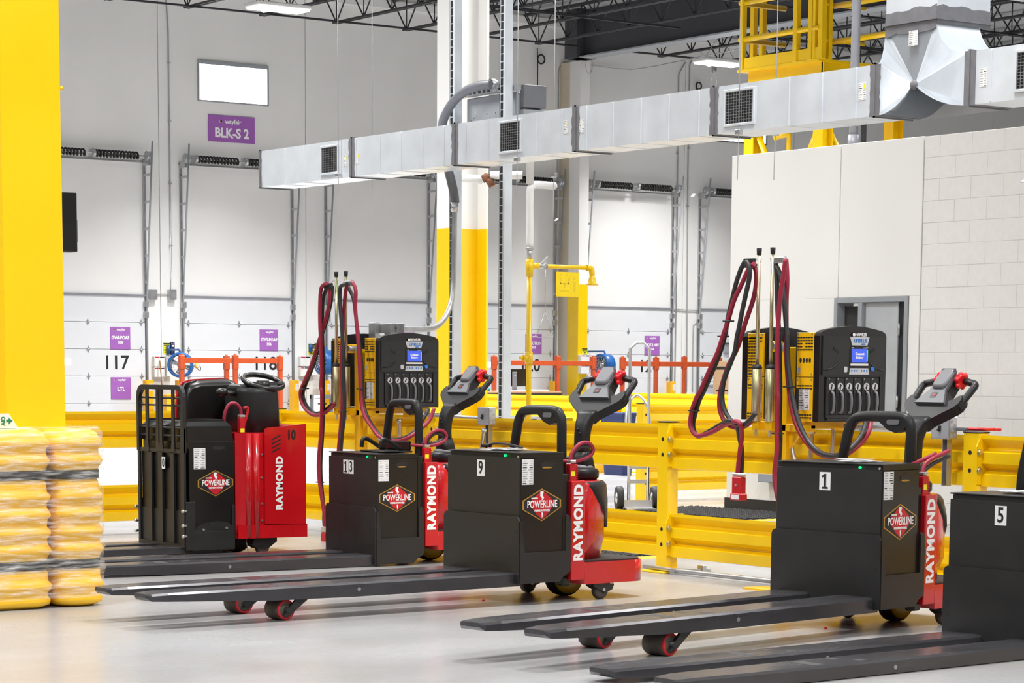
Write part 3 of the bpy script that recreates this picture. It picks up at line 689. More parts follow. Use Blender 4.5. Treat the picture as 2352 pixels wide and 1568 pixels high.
def grille(ya, yb, z0=Dz0 + .045, z1=Dz1 - .035):
    f = obj('grille', G().box(DXf - .014, yb, z0, DXf - .001, yb + .02, z1, .003).box(DXf - .014, ya - .02, z0, DXf - .001, ya, z1, .003).box(DXf - .014, yb + .02, z0, DXf - .001, ya - .02, z0 + .018, .003).box(DXf - .014, yb + .02, z1 - .018, DXf - .001, ya - .02, z1, .003), GALV, t)
    obj('dark_opening', G().box(DXf - .003, yb + .02, z0 + .018, DXf - .0006, ya - .02, z1 - .018), INKB, f)
    g = G(); n = max(6, int((ya - yb) / .028))
    for k in range(1, n): y = yb + (ya - yb) * k / n; g.box(DXf - .011, y - .0016, z0, DXf - .007, y + .0016, z1)
    for k in range(1, 13): z = z0 + (z1 - z0) * k / 13; g.box(DXf - .008, yb + .01, z - .0016, DXf - .004, ya - .01, z + .0016)
    obj('grille_bars', g, ZINC, f, kind='stuff')
for a, b in ((738, 778), (1148, 1199), (1667, 1734)):
    pass
grille((12.000, 20.022, 3.360)[1], (12.000, 19.696, 3.339)[1]); grille((12.000, 17.071, 3.428)[1], (12.000, 16.739, 3.403)[1]); grille((12.000, 14.120, 3.420)[1], (12.000, 13.766, 3.391)[1])
for k, (p, s) in enumerate((((12.000, 19.586, 3.372), .07), ((12.000, 19.376, 3.379), .07), ((12.000, 16.120, 3.421), .075), ((12.000, 15.900, 3.411), .075), ((12.000, 12.627, 3.401), .085))):
    o = data_label(t, (DXf - .001, p[1], p[2]), -NY if False else V((0, -1, 0)), UP, s * .8, s * 1.4, name='duct_sticker', rows=8, seed=k)
    obj('yellow_mark', plate(G(), (DXf - .003, p[1] - s * .3, p[2] + s * .4), V((0, -1, 0)), UP, s * .2, s * .4, .001), INKY, o)
# Y fitting: curved cheeks, star-folded front, throat, sealed collars, riser and far branch
yA, yB = joints[-1] - .02, (12.000, 11.594, 3.368)[1]     # branch collars
fx0, fx1 = DXf - .002, DXb + .05
yc = (yA + yB) / 2; rw = ((12.000, 12.410, 3.885)[1] - (12.000, 11.919, 3.830)[1]) / 2; ry0, ry1 = (12.000, 11.919, 3.830)[1], (12.000, 12.410, 3.885)[1]
zr = (12.000, 12.154, 3.827)[2]
def arc(y0, z0, y1, z1, n, bulge):
    """curve leaving (y0,z0) vertically and reaching (y1,z1) horizontally"""
    return [(y0 + (y1 - y0) * (1 - math.cos(math.pi / 2 * k / n)), z0 + (z1 - z0) * math.sin(math.pi / 2 * k / n)) for k in range(n + 1)]
left_c = arc(ry1, zr, yA, Dz1, 10, 0); right_c = arc(ry0, zr, yB, Dz1, 10, 0)
zv = (12.000, 12.130, 3.407)[2]; yv = (12.000, 12.130, 3.407)[1]; 
low_l = [(yA + (yv - yA) * s, Dz0 + (zv - Dz0) * s ** 2.1) for s in [k / 8 for k in range(9)]]
low_r = [(yB + (yv - yB) * s, Dz0 + (zv - Dz0) * s ** 2.1) for s in [k / 8 for k in range(9)]]
hub = V((fx0 + .022, yv, zv))
def facet(edge, name='fitting_panel'):
    g = G(); vs = [g.bm.verts.new((fx0, a, b)) for a, b in edge]; h_ = g.bm.verts.new(hub)
    for a, b in zip(vs, vs[1:]): f = g.bm.faces.new((a, b, h_)); f.smooth = True
    bmesh.ops.solidify(g.bm, geom=g.bm.faces[:], thickness=.003); obj(name, g, GALV, t)
facet(left_c); facet([right_c[k] for k in range(11)])
g = G(); a = g.bm.verts.new((fx0, ry1, zr)); b = g.bm.verts.new((fx0, ry0, zr)); c = g.bm.verts.new(hub); g.bm.faces.new((a, b, c)); bmesh.ops.solidify(g.bm, geom=g.bm.faces[:], thickness=.003); obj('fitting_panel', g, GALV, t)
facet([(yA, Dz1), (yA, Dz0 + .0)] + low_l[1:]); facet([(yB, Dz1), (yB, Dz0)] + low_r[1:])
def sheet(edge, x0, x1, name='fitting_panel', m=None):
    g = G(); r0 = [g.bm.verts.new((x0, a, b)) for a, b in edge]; r1 = [g.bm.verts.new((x1, a, b)) for a, b in edge]
    for k in range(len(edge) - 1): f = g.bm.faces.new((r0[k], r0[k + 1], r1[k + 1], r1[k])); f.smooth = True
    bmesh.ops.solidify(g.bm, geom=g.bm.faces[:], thickness=.003); return obj(name, g, m or GALV, t)
sheet(left_c, fx0, fx1); sheet(right_c, fx0, fx1); sheet(low_l, fx0, fx1, 'throat_panel'); sheet(low_r, fx0, fx1, 'throat_panel')
obj('hub_seal', G().ball(hub + V((-.012, 0, -.004)), .034, 10, (.5, 1, 1)), MASTIC, t)
obj('back_panel', G().prism([(yA, Dz0), (yA, Dz1)] + left_c[::-1][1:] + right_c + [(yB, Dz0)], lambda a, b, d: V((fx1 + d, a, b)), 0, .003), GALV, t)
rx1 = DXf + ((13.554, 12.950, 4.081)[0] - (13.038, 12.950, 4.036)[0])
obj('riser', G().box(fx0, ry0, zr + .0, rx1, ry1, 10.2, .003), GALV, t)
sheet([(ry0, zr), (ry0 + .01, zr - .03)], fx0, rx1)
g = G()
for zz, hh in ((zr, .075),):
    n = 10
    for xa, xb, ya_, yb_ in ((fx0 - .003, fx0 - .0005, ry0, ry1),): 
        zt_ = [zz + hh * (1 + .3 * random.random()) for _ in range(n)]; zb_ = [zz - hh * (.8 + .3 * random.random()) for _ in range(n)]; yy = [ya_ + (yb_ - ya_) * k / (n - 1) for k in range(n)]
        g.prism(list(zip(yy, zb_)) + list(zip(yy, zt_))[::-1], lambda a, b, d: V((fx0 - d, a, b)), .0005, .003)
    zt_ = [zz + hh * (1 + .3 * random.random()) for _ in range(n)]; zb_ = [zz - hh * .5 for _ in range(n)]; xx_ = [fx0 + (rx1 - fx0) * k / (n - 1) for k in range(n)]
    g.prism(list(zip(xx_, zb_)) + list(zip(xx_, zt_))[::-1], lambda a, b, d: V((a, ry0 - d, b)), .0005, .003)
    g.box(fx0 - .015, ry0 - .015, zz - .006, rx1 + .015, ry1 + .015, zz + .006)
obj('sealed_joint', g, MASTIC, t)
g = G(); g.box(fx0 - .004, yB - .05, Dz0 - .004, DXb + .003, yB + .05, Dz1 + .003).box(fx0 - .014, yB - .006, Dz0 - .014, DXb + .012, yB + .006, Dz1 + .012); obj('sealed_joint', g, MASTIC, t)
obj('duct_section', G().box(DXf, 5.0, Dz0, DXb, yB, Dz1), GALV, t)
g = G(); 
for px in (2276,): y = (12.000, 11.405, 3.350)[1]; g.box(DXf - .006, y - .008, Dz0 + .006, DXf, y + .008, Dz1 - .006, .003)
obj('stiffening_rib', g, GALV, t)
grille((12.000, 11.192, 3.415)[1], (12.000, 10.935, 3.390)[1])
for k, p in enumerate(((12.000, 12.120, 3.713), (12.000, 11.473, 3.391))):
    o = data_label(t, (DXf - .018 if k == 0 else DXf - .001, p[1], p[2]), V((0, -1, 0)), UP, .085 if k == 0 else .06, .10 if k == 0 else .12, name='duct_sticker', rows=8, seed=9 + k)
def hang_wire(label, p, ztop=9.5, tail=.35):
    t = thing('hanger_wire', label, 'wire', p); p = V(p)
    obj('wire', G().tube([p + V((0, 0, ztop - p.z)), p, p + V((.01, .02, -tail))], .004, 5), ALU, t)
    obj('wire_grip', G().box(p.x - .02, p.y - .03, p.z - .02, p.x + .02, p.y + .03, p.z + .02, .006), ZINC, t)
for px, py, lab in ((777, 402, 'left end grille'), (855, 408, 'second duct section'), (1188, 366, 'middle grille'), (1272, 402, 'section right of the middle grille'), (1697, 302, 'right grille'), (1781, 305, 'section right of the right grille')):
    q = {777: (11.970, 19.663, 3.247), 855: (12.410, 19.763, 3.251), 1188: (11.970, 16.764, 3.202), 1272: (12.410, 16.839, 3.098), 1697: (11.970, 13.914, 3.216), 1781: (12.410, 14.000, 3.239)}[px]
    hang_wire('thin steel wire holding the duct at its ' + lab, q)

# ------------------------------------------------------------------ yellow steel platform above the partition
t = thing('yellow_platform', 'yellow steel service platform with ladder cage above the partition', 'platform', (25.8, 28.1, 0))
C0 = V((25.796, 28.125, 6.125)); px, py, pz = C0.x, C0.y, C0.z
yl = (25.810, 29.988, 6.306)[1]; xr = px + 3.2
zb0, zb1 = (25.810, 28.143, 6.227)[2], (25.810, 28.148, 6.405)[2]
obj('toe_board', G().box(px - .02, py, zb0, px, yl, zb1, .004), YEL, t)
obj('deck_frame', G().box(px - .03, py - .03, zb0 - .04, xr, yl + .03, zb0 - .0).box(px + .1, py + .0, zb0 - .30, px + .13, yl - .1, zb0 - .04).box(px + .02, py + .0, zb0 - .34, px + .22, yl - .1, zb0 - .30).box(px + .1, py + .02, zb0 - .30, xr, py + .05, zb0 - .04), YEL, t)
zc = zb0 - .3
for q, lab in ((((25.900, 29.738, 5.058)), 0), (((25.900, 28.110, 4.943)), 1), (((28.467, 29.200, 5.380)), 2)):
    x, y = q[0], q[1]
    obj('platform_column', G().box(x - .11, y - .11, 0, x - .09, y + .11, zc).box(x + .09, y - .11, 0, x + .11, y + .11, zc).box(x - .09, y - .01, 0, x + .09, y + .01, zc), YEL, t)
    sg = (-1, 1, 1)[lab]
    obj('diagonal_brace', G().tube([(x, y + sg * .1, 5.2), (x, y + sg * .62, 4.3)], .065, 4), YEL, t)
    if lab == 1: obj('diagonal_brace', G().tube([(x + .1, y, 5.2), (x + .9, y, 4.1)], .055, 4), YEL, t); obj('diagonal_brace', G().tube([(x, y + .1, 5.05), (x + .1, y + .95, 4.1)], .055, 4), YEL, t)
obj('lower_brace_frame', G().tube([(25.831, 29.181, 5.110), (26.031, 29.045, 5.152), (26.012, 29.015, 4.864)], .05, 4), YEL, t)
zt = pz + 3.0
def up(x, y, s=.042): obj('handrail_post', G().box(x - s, y - s, zb0, x + s, y + s, zt, .004), YEL, t)
for p in (1708, 1865): pass
up(px, (25.810, 29.923, 6.641)[1]); up(px + .0, (25.810, 28.649, 6.509)[1], .045); up(px, (25.810, 28.309, 6.474)[1]); up(px, (25.810, 28.229, 6.466)[1], .03)
up(px + .45, (26.200, 30.182, 6.699)[1], .045); up(px + .9, (26.700, 30.475, 6.770)[1], .045)
up((25.827, 28.100, 6.454)[0], 28.1, .05); up((25.982, 28.100, 6.466)[0], 28.1, .035)
for z in ((25.810, 29.071, 6.700)[2], (25.810, 29.814, 7.274)[2]):
    obj('handrail', G().tube([(px, py, z), (px, yl, z), (px + .95, yl, z)], .045, 8), YEL, t)
for z in ((26.660, 28.185, 6.497)[2], (26.696, 28.242, 7.038)[2]):
    xs_ = px + .25
    obj('handrail', G().tube([(px + .28, py - .02, z), (px + .28, py - 2.6, z + .0)], .045, 8), YEL, t)
    obj('handrail', G().tube([(px + .0, py, z + .02), (px + .95, py + .0, z + .02)], .032, 6), YEL, t)
for y in (yl - .25, py + .4):
    obj('frame_bolt', G().cyl((px + .0, y, zb0 - .3), (px + .02, y, zb0 - .3), .05, n=8), YEL, t)
t = thing('vent_pipe', 'grey plastic pipe rising between the platform and the duct', 'pipe', (21.223, 22.435, 4.270))
a, b = V((21.348, 22.621, 6.055)), V((21.206, 22.448, 4.270)); cx_, cy_ = (a.x + b.x) / 2, (a.y + b.y) / 2
obj('pipe', G().cyl((cx_, cy_, 3.0), (cx_, cy_, 10.3), .033 * 1.7, n=14), PVCG, t); obj('coupling', G().cyl((cx_, cy_, b.z - .1), (cx_, cy_, b.z + .12), .07, n=14), PVCG, t)
obj('dark_channel', G().box(cx_ + .06, cy_ - .12, 3.0, cx_ + .11, cy_ - .07, b.z + .3), JOIST, t)

# ------------------------------------------------------------------ emergency shower and white insulated pipe
SX, SY = (12.882, 17.839, 1.711)[0], (12.882, 17.839, 1.711)[1]
t = thing('emergency_shower', 'yellow emergency shower on a tall pipe with pull triangle', 'emergency shower', (SX, SY, 0))
za = (12.926, 17.909, 2.376)[2]; zi = (12.942, 17.925, 2.553)[2]
obj('standpipe', G().cyl((SX, SY, 0), (SX, SY, za), .024, n=14).cyl((SX, SY, 0), (SX, SY, .02), .10, n=16), YEL, t)
zt_ = (12.854, 17.833, 1.546)[2]
obj('tee', G().cyl((SX, SY, za - .10), (SX, SY, za + .06), .034, n=14).cyl((SX, SY, za), (SX + .10, SY, za), .028, n=12), YEL, t)
obj('lower_tee', G().cyl((SX, SY, zt_ - .055), (SX, SY, zt_ + .055), .036, n=14).cyl((SX, SY, zt_), (SX - .07, SY + .0, zt_), .028, n=12).cyl((SX - .07, SY, zt_), (SX - .10, SY, zt_), .018, n=6), YEL, t)
obj('arm', G().cyl((SX + .1, SY, za), (SX + .66, SY, za), .019, n=12), YEL, t)
obj('shower_head', G().tube([(SX + .65, SY, za), (SX + .70, SY, za - .005), (SX + .715, SY, za - .06)], .027, 12, 4).lathe([(.02, 0), (.026, -.03), (.034, -.05), (.04, -.085), (.062, -.10), (.05, -.104)], (SX + .715, SY, za - .055), n=16), YEL, t)
v = obj('valve', G().cyl((SX + .10, SY, za), (SX + .19, SY, za), .026, n=12).prism([(.11, .02), (.19, .09), (.20, .085), (.15, .02)], lambda a, b, d: V((SX + a, SY - .02 + d, za + b)), 0, .01), ALU, t)
zr_ = (13.002, 17.792, 1.964)[2]
obj('pull_rod', G().tube([(SX + .18, SY, za + .08), (SX + .18, SY, zr_)], .0035, 6).tube([(SX + .18, SY, zr_), (SX + .085, SY, zr_ - .215), (SX + .10, SY, zr_ - .232), (SX + .27, SY, zr_ - .222), (SX + .275, SY, zr_ - .205), (SX + .18, SY, zr_)], .0035, 6), ZINC, t)
obj('supply_nipple', G().cyl((SX, SY, za + .06), (SX, SY, za + .15), .024, n=12).cyl((SX, SY, za + .14), (SX, SY, za + .165), .036, n=8), ZINC, t)
t2 = thing('shower_sign', 'square yellow emergency shower sign hung under the shower arm', 'sign', (SX + .42, SY - .01, za - .16))
p0, p1 = (12.048, 16.288, 2.250), (12.215, 16.138, 2.046)
sx0, sx1 = SX + .285, SX + .545; sz1, sz0 = za - .045, za - .27
obj('board', G().box(sx0, SY - .024, sz0, sx1, SY - .020, sz1, .001), mat('sign_yellow', (.95, .68, .004), .4), t2)
obj('ring', G().tube([(sx0 + .02, SY - .02, sz1 - .01), (sx0 + .02, SY, za + .02)], .002, 5).tube([(sx1 - .02, SY - .02, sz1 - .01), (sx1 - .02, SY, za + .02)], .002, 5), ZINC, t2)
FAINT = mat('ink_faded', (.78, .56, .01), .5)
g = G(); y = SY - .0245
for a, b, ww, hh in ((.05, .14, .012, .05), (.14, .14, .012, .05), (.095, .12, .10, .01), (.095, .10, .012, .04), (.095, .055, .11, .02), (.205, .09, .03, .10), (.05, .20, .02, .012), (.12, .20, .02, .012)): g.box(sx0 + a - ww / 2, y, sz0 + b - hh / 2, sx0 + a + ww / 2, y + .001, sz0 + b + hh / 2)
g.cyl((sx0 + .205, y, sz0 + .165), (sx0 + .205, y + .001, sz0 + .165), .014, n=10).box(sx0 + .165, y, sz0 + .02, sx0 + .167, y + .001, sz1 - .02)
obj('pictogram', g, FAINT, t2, kind='stuff')
t = thing('insulated_pipe', 'fat white insulated pipe feeding the shower from above', 'pipe', (SX, SY, zi))
obj('lagging', G().tube([(SX, SY, za + .165), (SX, SY, zi + .2), (SX, SY, zi + .47), (SX + .02, SY + .0, zi + .53), (SX + .08, SY + .02, zi + .55), (SX + .28, SY + .02, zi + .55)], .034, 14, 4).tube([(SX, SY, zi + .55), (SX, SY, 3.52), (SX, SY - .1, 3.58), (SX, SY - 3.5, 3.58)], .034, 14).ball((SX + .28, SY + .02, zi + .55), .034, 12), PLAS, t)
t = thing('roof_drain_pipe', 'white pipe with a brown elbow running behind the uprights', 'pipe', (15.039, 21.777, 3.517))
a, b, c, d_ = V((14.312, 21.043, 3.423)), V((14.488, 20.915, 3.406)), V((14.554, 20.875, 3.451)), V((14.832, 20.677, 3.454))
obj('pipe', G().tube([a, b], .042, 12).tube([c, d_], .042, 12), PLAS, t)
obj('brown_elbow', G().tube([b, V((14.535, 20.886, 3.438)), V((14.533, 20.884, 3.415))], .045, 10).tube([V((14.527, 20.892, 3.438)), V((14.569, 20.846, 3.334))], .038, 10), RUSTY, t)

# ------------------------------------------------------------------ things by the dock
def orange_gate(label, posts, bars):
    t = thing('dock_gate', label, 'gate', (posts[0][0], posts[0][1], 0), 0, 'orange dock gates')
    for x, y, z in posts:
        p = obj('gate_post', G().box(x - .044, y - .044, 0, x + .044, y + .044, z - .32, .005), ORG, t)
        obj('post_sleeve', G().box(x - .056, y - .056, z - .32, x + .056, y + .056, z - .03, .006).lathe([(.035, 0), (.028, .02), (.01, .035)], (x, y, z - .03), n=10), ORG, p)
    for a, b, z in bars: obj('gate_bar', G().box(a[0], a[1] - .04, z - .075, b[0], b[1] + .04, z + .035, .005), ORG, t)
P_ = [(23.570, 45.000, 1.715), (24.956, 45.600, 1.709), (24.836, 45.000, 1.726), (25.924, 45.000, 1.708), (31.521, 45.000, 1.754), (32.906, 45.600, 1.756), (33.319, 45.000, 1.769), (34.360, 45.000, 1.768), (35.227, 45.000, 1.765), (36.242, 45.000, 1.763), (37.115, 45.000, 1.790), (38.212, 45.000, 1.778)]
zb_ = 1.60
orange_gate('orange dock gate between the steering wheel and the blue fan', P_[0:2], [(P_[0], (P_[2][0] - .1, 45), zb_)])
orange_gate('orange dock gate nearest the left charger cables', P_[2:4], [(P_[2], P_[3], zb_)])
orange_gate('long orange dock gate behind the computer monitor', P_[4:8], [(P_[4], P_[6], zb_), (P_[6], P_[7], zb_)])
orange_gate('orange dock gate behind the hand truck', P_[8:10], [(P_[8], P_[9], zb_)])
orange_gate('orange dock gate nearest the white partition corner', P_[10:12], [((P_[9][0] + .09, P_[10][1]), P_[10], zb_), (P_[10], P_[11], zb_)])
for i, (px, lab) in enumerate(((340, 'right of the leftmost dock door'), (411, 'under the left blue fan'), (675, 'behind the steering wheel side of the left cables'), (750, 'behind the cable loops of the left charger'), (1272, 'left of the slim wall column'), (1541, 'beside the rightmost numbered dock door'))):
    x = [(25.164, 49.700, 0.867), (25.987, 49.700, 0.867), (29.007, 49.700, 0.865), (29.886, 49.700, 0.865), (36.684, 49.700, 0.862), (40.548, 49.700, 0.860)][i][0]
    t = thing('track_guard', 'amber track guard post ' + lab, 'bollard', (x, 49.7, 0), 0, 'amber track guards')
    obj('guard_post', G().box(x - .085, 49.6, 0, x + .085, 49.8, 1.14, .01), ORNY, t)
    data_label(t, (x + .02, 49.599, .98), PX, UP, .09, .17, rows=6, seed=i)
def dock_controls(i, x, z0, lab):
    y = DY
    t = thing('control_box', 'white dock control boxes on the wall ' + lab, 'control box', (x, y, z0), 0, 'dock control boxes')
    obj('upper_box', G().box(x, y - .14, z0 + .24, x + .26, y - .003, z0 + .48, .01), PLAS, t); obj('lower_box', G().box(x, y - .14, z0, x + .26, y - .003, z0 + .225, .01), PLAS, t)
    obj('tall_box', G().box(x + .30, y - .16, z0 + .02, x + .46, y - .003, z0 + .5, .01), PLAS, t)
    obj('red_stripe', G().box(x + .01, y - .142, z0 + .445, x + .13, y - .14, z0 + .47).box(x + .01, y - .142, z0 + .19, x + .1, y - .14, z0 + .215), INKR, t)
    obj('black_stripe', G().box(x + .14, y - .142, z0 + .44, x + .25, y - .14, z0 + .47).box(x + .11, y - .142, z0 + .19, x + .25, y - .14, z0 + .215), INKB, t)
    if i == 1: obj('signal_lamp', G().cyl((x + .37, y - .165, z0 + .33), (x + .37, y - .16, z0 + .33), .035, n=12), LEDR, t)
    return t
dock_controls(0, (25.420, 50.000, 1.162)[0], (25.421, 50.000, 1.202)[2], 'left of the blue ring fan')
dock_controls(1, (29.292, 50.000, 1.172)[0], (29.292, 50.000, 1.234)[2], 'left of the hanging charger cables')
t = dock_controls(2, (37.054, 49.140, 1.199)[0] - .03, (37.052, 49.140, 1.331)[2], 'on the slim wall column behind the middle tiller'); 
for ch in t.children: ch.location.y -= .86
def go_sign(x, z, y, lab, lamp=True):
    t = thing('light_sign', 'yellow enter on green only sign ' + lab, 'sign', (x, y, z), 0, 'yellow enter on green signs')
    obj('board', G().box(x, y - .015, z, x + .17, y - .003, z + .25, .002), INKY, t)
    for k, s in enumerate(('ENTER', 'ON', 'GREEN', 'ONLY')): text('sign_text', s, INKB, t, (x + .085, y - .0155, z + .185 - .05 * k), PX, UP, .048, .002)
    obj('top_band', G().box(x, y - .0165, z + .215, x + .17, y - .015, z + .245), INKB, t)
    if lamp:
        l = obj('signal_box', G().box(x + .17, y - .06, z - .02, x + .27, y - .003, z + .27, .006), NAVY, t); obj('lens', G().box(x + .19, y - .062, z + .16, x + .25, y - .06, z + .2).cyl((x + .195, y - .062, z + .24), (x + .195, y - .06, z + .24), .012, n=8).cyl((x + .245, y - .062, z + .24), (x + .245, y - .06, z + .24), .012, n=8), PAPER, l)
go_sign((25.718, 50.000, 1.740)[0], (25.718, 50.000, 1.740)[2], DY, 'above the left control boxes'); go_sign((29.584, 50.000, 1.753)[0], (29.584, 50.000, 1.753)[2], DY, 'above the cable loops'); go_sign((37.145, 49.140, 1.728)[0], (37.145, 49.140, 1.728)[2], 49.14, 'on the slim wall column', False)
def fan(label, c, rz, tilt=0):
    t = thing('dock_fan', label, 'fan', c, rz, 'blue dock fans')
    g = G(); R = .275
    g.loft([[(-.12, r * math.cos(2 * math.pi * k / 28), r * math.sin(2 * math.pi * k / 28)) for k in range(28)] for r in (R - .045,)] + [[(x, r * math.cos(2 * math.pi * k / 28), r * math.sin(2 * math.pi * k / 28)) for k in range(28)] for x, r in ((-.13, R - .02), (-.12, R + .012), (.16, R + .012), (.17, R - .01), (.16, R - .045))], caps=False)
    obj('fan_ring', g, BLUE, t, True)
    g = G()
    for k in range(16): a = 2 * math.pi * k / 16; g.tube([(-.12, .05 * math.cos(a), .05 * math.sin(a)), (-.13, R * .9 * math.cos(a), R * .9 * math.sin(a))], .004, 5)
    for r in (.09, .15, .21): g.tube([(-.13, r * math.cos(k * .2618), r * math.sin(k * .2618)) for k in range(24)], .004, 5, closed=True)
    obj('wire_guard', g, ALU, t, True)
    obj('motor', G().lathe([(.03, -.10), (.075, -.09), (.08, .12), (.05, .16)], (0, 0, 0), 'x', 14), ALU, t, True)
    for k in range(4):
        a = math.pi / 2 * k + .4; ca, sa = math.cos(a), math.sin(a)
        obj('fan_blade', G().prism([(.05, -.03), (R * .88, -.07), (R * .9, .05), (.05, .03)], lambda r, q, d, ca=ca, sa=sa: V((.02 + q * .5 + d, r * ca - q * sa, r * sa + q * ca)), 0, .006), GREYP, t, True)
    wv = Matrix.Rotation(-rz, 3, 'Z') @ V((.25, DY - .02 - c[1], 0))
    obj('mount_arm', G().tube([(.05, .0, R), (.08, .05, R + .07), (wv.x, wv.y, R + .07)], .025, 6), BLUE, t, True); obj('wall_plate', G().cyl((wv.x, wv.y, R - .03), (wv.x, wv.y, R + .17), .05, n=10), BLUE, t, True)
    return t
fan('blue ring fan facing the camera beside the left control boxes', (25.587, 48.900, 1.484), .95)
fan('blue caged fan turned sideways above the middle tiller', (37.431, 48.600, 1.555), .1)
fan('blue fan mostly hidden behind the left charger cables', (29.383, 48.900, 1.567), 0.05)
t = thing('broom', 'brown wooden broom handle leaning by the left control boxes', 'broom', (25.541, 49.700, 0.867))
obj('handle', G().tube([(25.524, 49.800, 1.580), (25.437, 49.500, 0.820)], .014, 8), WOOD, t); obj('brush', G().box((25.437, 49.500, 0.820)[0] - .1, 49.4, .0, (25.437, 49.500, 0.820)[0] + .1, 49.6, .18, .02), TYRE, t)
obj('lower_handle', G().tube([(25.437, 49.500, 0.820), ((25.437, 49.500, 0.820)[0], 49.5, .15)], .014, 8), WOOD, t)
t = thing('waste_bin', 'yellow plastic bin behind the black load backrest', 'bin', (25.330, 49.000, 0.483))
x0, x1, zt_ = (25.126, 49.000, 0.827)[0], (25.532, 49.000, 0.826)[0], (25.126, 49.000, 0.827)[2]
obj('tub', G().loft([[(x0 + .02, 48.72, 0), (x1 - .02, 48.72, 0), (x1 - .02, 49.2, 0), (x0 + .02, 49.2, 0)], [(x0, 48.7, zt_ - .04), (x1, 48.7, zt_ - .04), (x1, 49.22, zt_ - .04), (x0, 49.22, zt_ - .04)]], False), ORNY, t); obj('rim', G().box(x0 - .02, 48.68, zt_ - .04, x1 + .02, 49.24, zt_, .01), ORNY, t)
t = thing('dock_work_lamp', 'small amber work lamp on the dock door beside the fan', 'lamp', (26.316, 49.500, 1.467))
c = V((26.316, 49.500, 1.467)); obj('lamp_head', G().lathe([(.03, -.05), (.055, -.04), (.06, .02), (.03, .04)], c, 'y', 14), ORNY, t); obj('lens', G().lathe([(.035, -.056), (.04, -.05), (.03, -.048)], c, 'y', 12), PAPER, t)
obj('lamp_arm', G().tube([c, c + V((.02, .2, -.02)), c + V((.0, .46, .0))], .012, 6), RUB, t); obj('cord', G().tube([c + V((.0, 0, -.05)), c + V((.08, 0, -.11)), c + V((.1, 0, -.03)), c + V((.05, .02, .0))], .008, 6, 4), RUB, t)
# desk, monitor and small clutter behind the rails
dz = 1.082; dx0, dy0 = (22.310, 32.301, 1.033)[0], (22.310, 32.301, 1.033)[1]; dx1, dy1 = (23.419, 31.512, 1.042)[0], (23.419, 31.512, 1.042)[1]
t = thing('standing_desk', 'brown standing desk behind the middle guard rail', 'desk', (dx0, dy0, 0))
yy = (dy0 + dy1) / 2; xa, xb = (22.128, 32.200, 1.070)[0], (23.929, 32.200, 1.069)[0]
obj('desk_top', G().box(xa, 32.2, dz - .035, xb, 32.95, dz, .008), mat('desk_top', (.42, .24, .15), .4), t); obj('edge_strip', G().box(xa - .004, 32.19, dz - .065, xb + .004, 32.2, dz - .035), RUB, t)
for x in (xa + .1, xb - .1): obj('leg', G().box(x - .03, 32.5, .03, x + .03, 32.56, dz - .035), GREYD, t); obj('foot', G().box(x - .04, 32.25, 0, x + .04, 32.9, .04), GREYD, t)
t = thing('computer_monitor', 'black computer monitor seen from behind on the standing desk', 'monitor', (23.280, 32.600, 1.136))
mx0, mx1, mz0, mz1 = (23.092, 32.600, 1.451)[0], (23.473, 32.600, 1.453)[0], (23.280, 32.600, 1.158)[2], (23.278, 32.600, 1.445)[2]
obj('screen_back', G().box(mx0, 32.55, mz0, mx1, 32.6, mz1, .008), BLK, t); obj('stand', G().box(mx0 + .07, 32.52, dz, mx0 + .155, 32.549, mz0 + .24, .006), GREYD, t); obj('stand_foot', G().box(mx0 + .02, 32.45, dz, mx0 + .22, 32.62, dz + .012, .004), GREYD, t)
obj('emblem', G().cyl((mx0 + .112, 32.517, mz0 + .18), (mx0 + .112, 32.52, mz0 + .18), .018, n=14), GREYP, t)
t = thing('tape_dispenser', 'small teal tape dispenser at the left end of the desk', 'tape dispenser', (22.611, 32.500, 1.123)); c = V((22.611, 32.500, 1.123))
obj('holder', G().box(c.x - .06, c.y - .04, dz, c.x + .06, c.y + .04, dz + .05, .012), mat('teal_plastic', (.02, .25, .24), .4), t); obj('tape_roll', G().lathe([(.02, -.02), (.035, -.02), (.035, .02), (.02, .02)], (c.x - .01, c.y, dz + .06), 'y', 14), PAPER, t)
t = thing('paper_stack', 'loose papers lying on the standing desk', 'papers', (23.404, 32.400, 1.088)); c = (23.404, 32.400, 1.088)
for k in range(3): obj('sheet', G().box(c[0] - .3 + k * .22, 32.3, dz, c[0] - .1 + k * .22, 32.58, dz + .012 + .006 * k), PAPER, t)
# hand truck
hx, hy = 15.62, 19.86
t = thing('hand_truck', 'aluminium hand truck with black wheels behind the front rail', 'hand truck', (hx, hy, 0))
c0, c1_ = (15.343, 19.520, 0.100), (15.570, 19.394, 0.100); a = V((c0[0], c0[1], 0)); b = V((c1_[0], c1_[1], 0)); 
w_ = (b - a).normalized(); n_ = V((w_.y, -w_.x, 0)); a = a + w_ * .03; b = b - w_ * .03; bk = -n_ * .0
tp = 1.72
obj('frame', G().tube([a + V((0, 0, .1)), a + V((0, 0, tp - .06)), a + w_ * .06 + V((0, 0, tp)), b - w_ * .06 + V((0, 0, tp)), b + V((0, 0, tp - .06)), b + V((0, 0, .1))], .017, 8), ALU, t)
obj('loop_handle', G().tube([a - n_ * .05 - w_ * .03 + V((0, 0, .82)), a - n_ * .09 - w_ * .02 + V((0, 0, .98)), a - n_ * .12 + V((0, 0, 1.08)), a + w_ * .05 - n_ * .14 + V((0, 0, 1.155)), (a + b) / 2 - n_ * .15 + V((0, 0, 1.185)), b - w_ * .05 - n_ * .14 + V((0, 0, 1.155)), b - n_ * .12 + V((0, 0, 1.08)), b - n_ * .09 + w_ * .02 + V((0, 0, .98)), b - n_ * .05 + w_ * .03 + V((0, 0, .82))], .014, 8, 4), ALU, t)
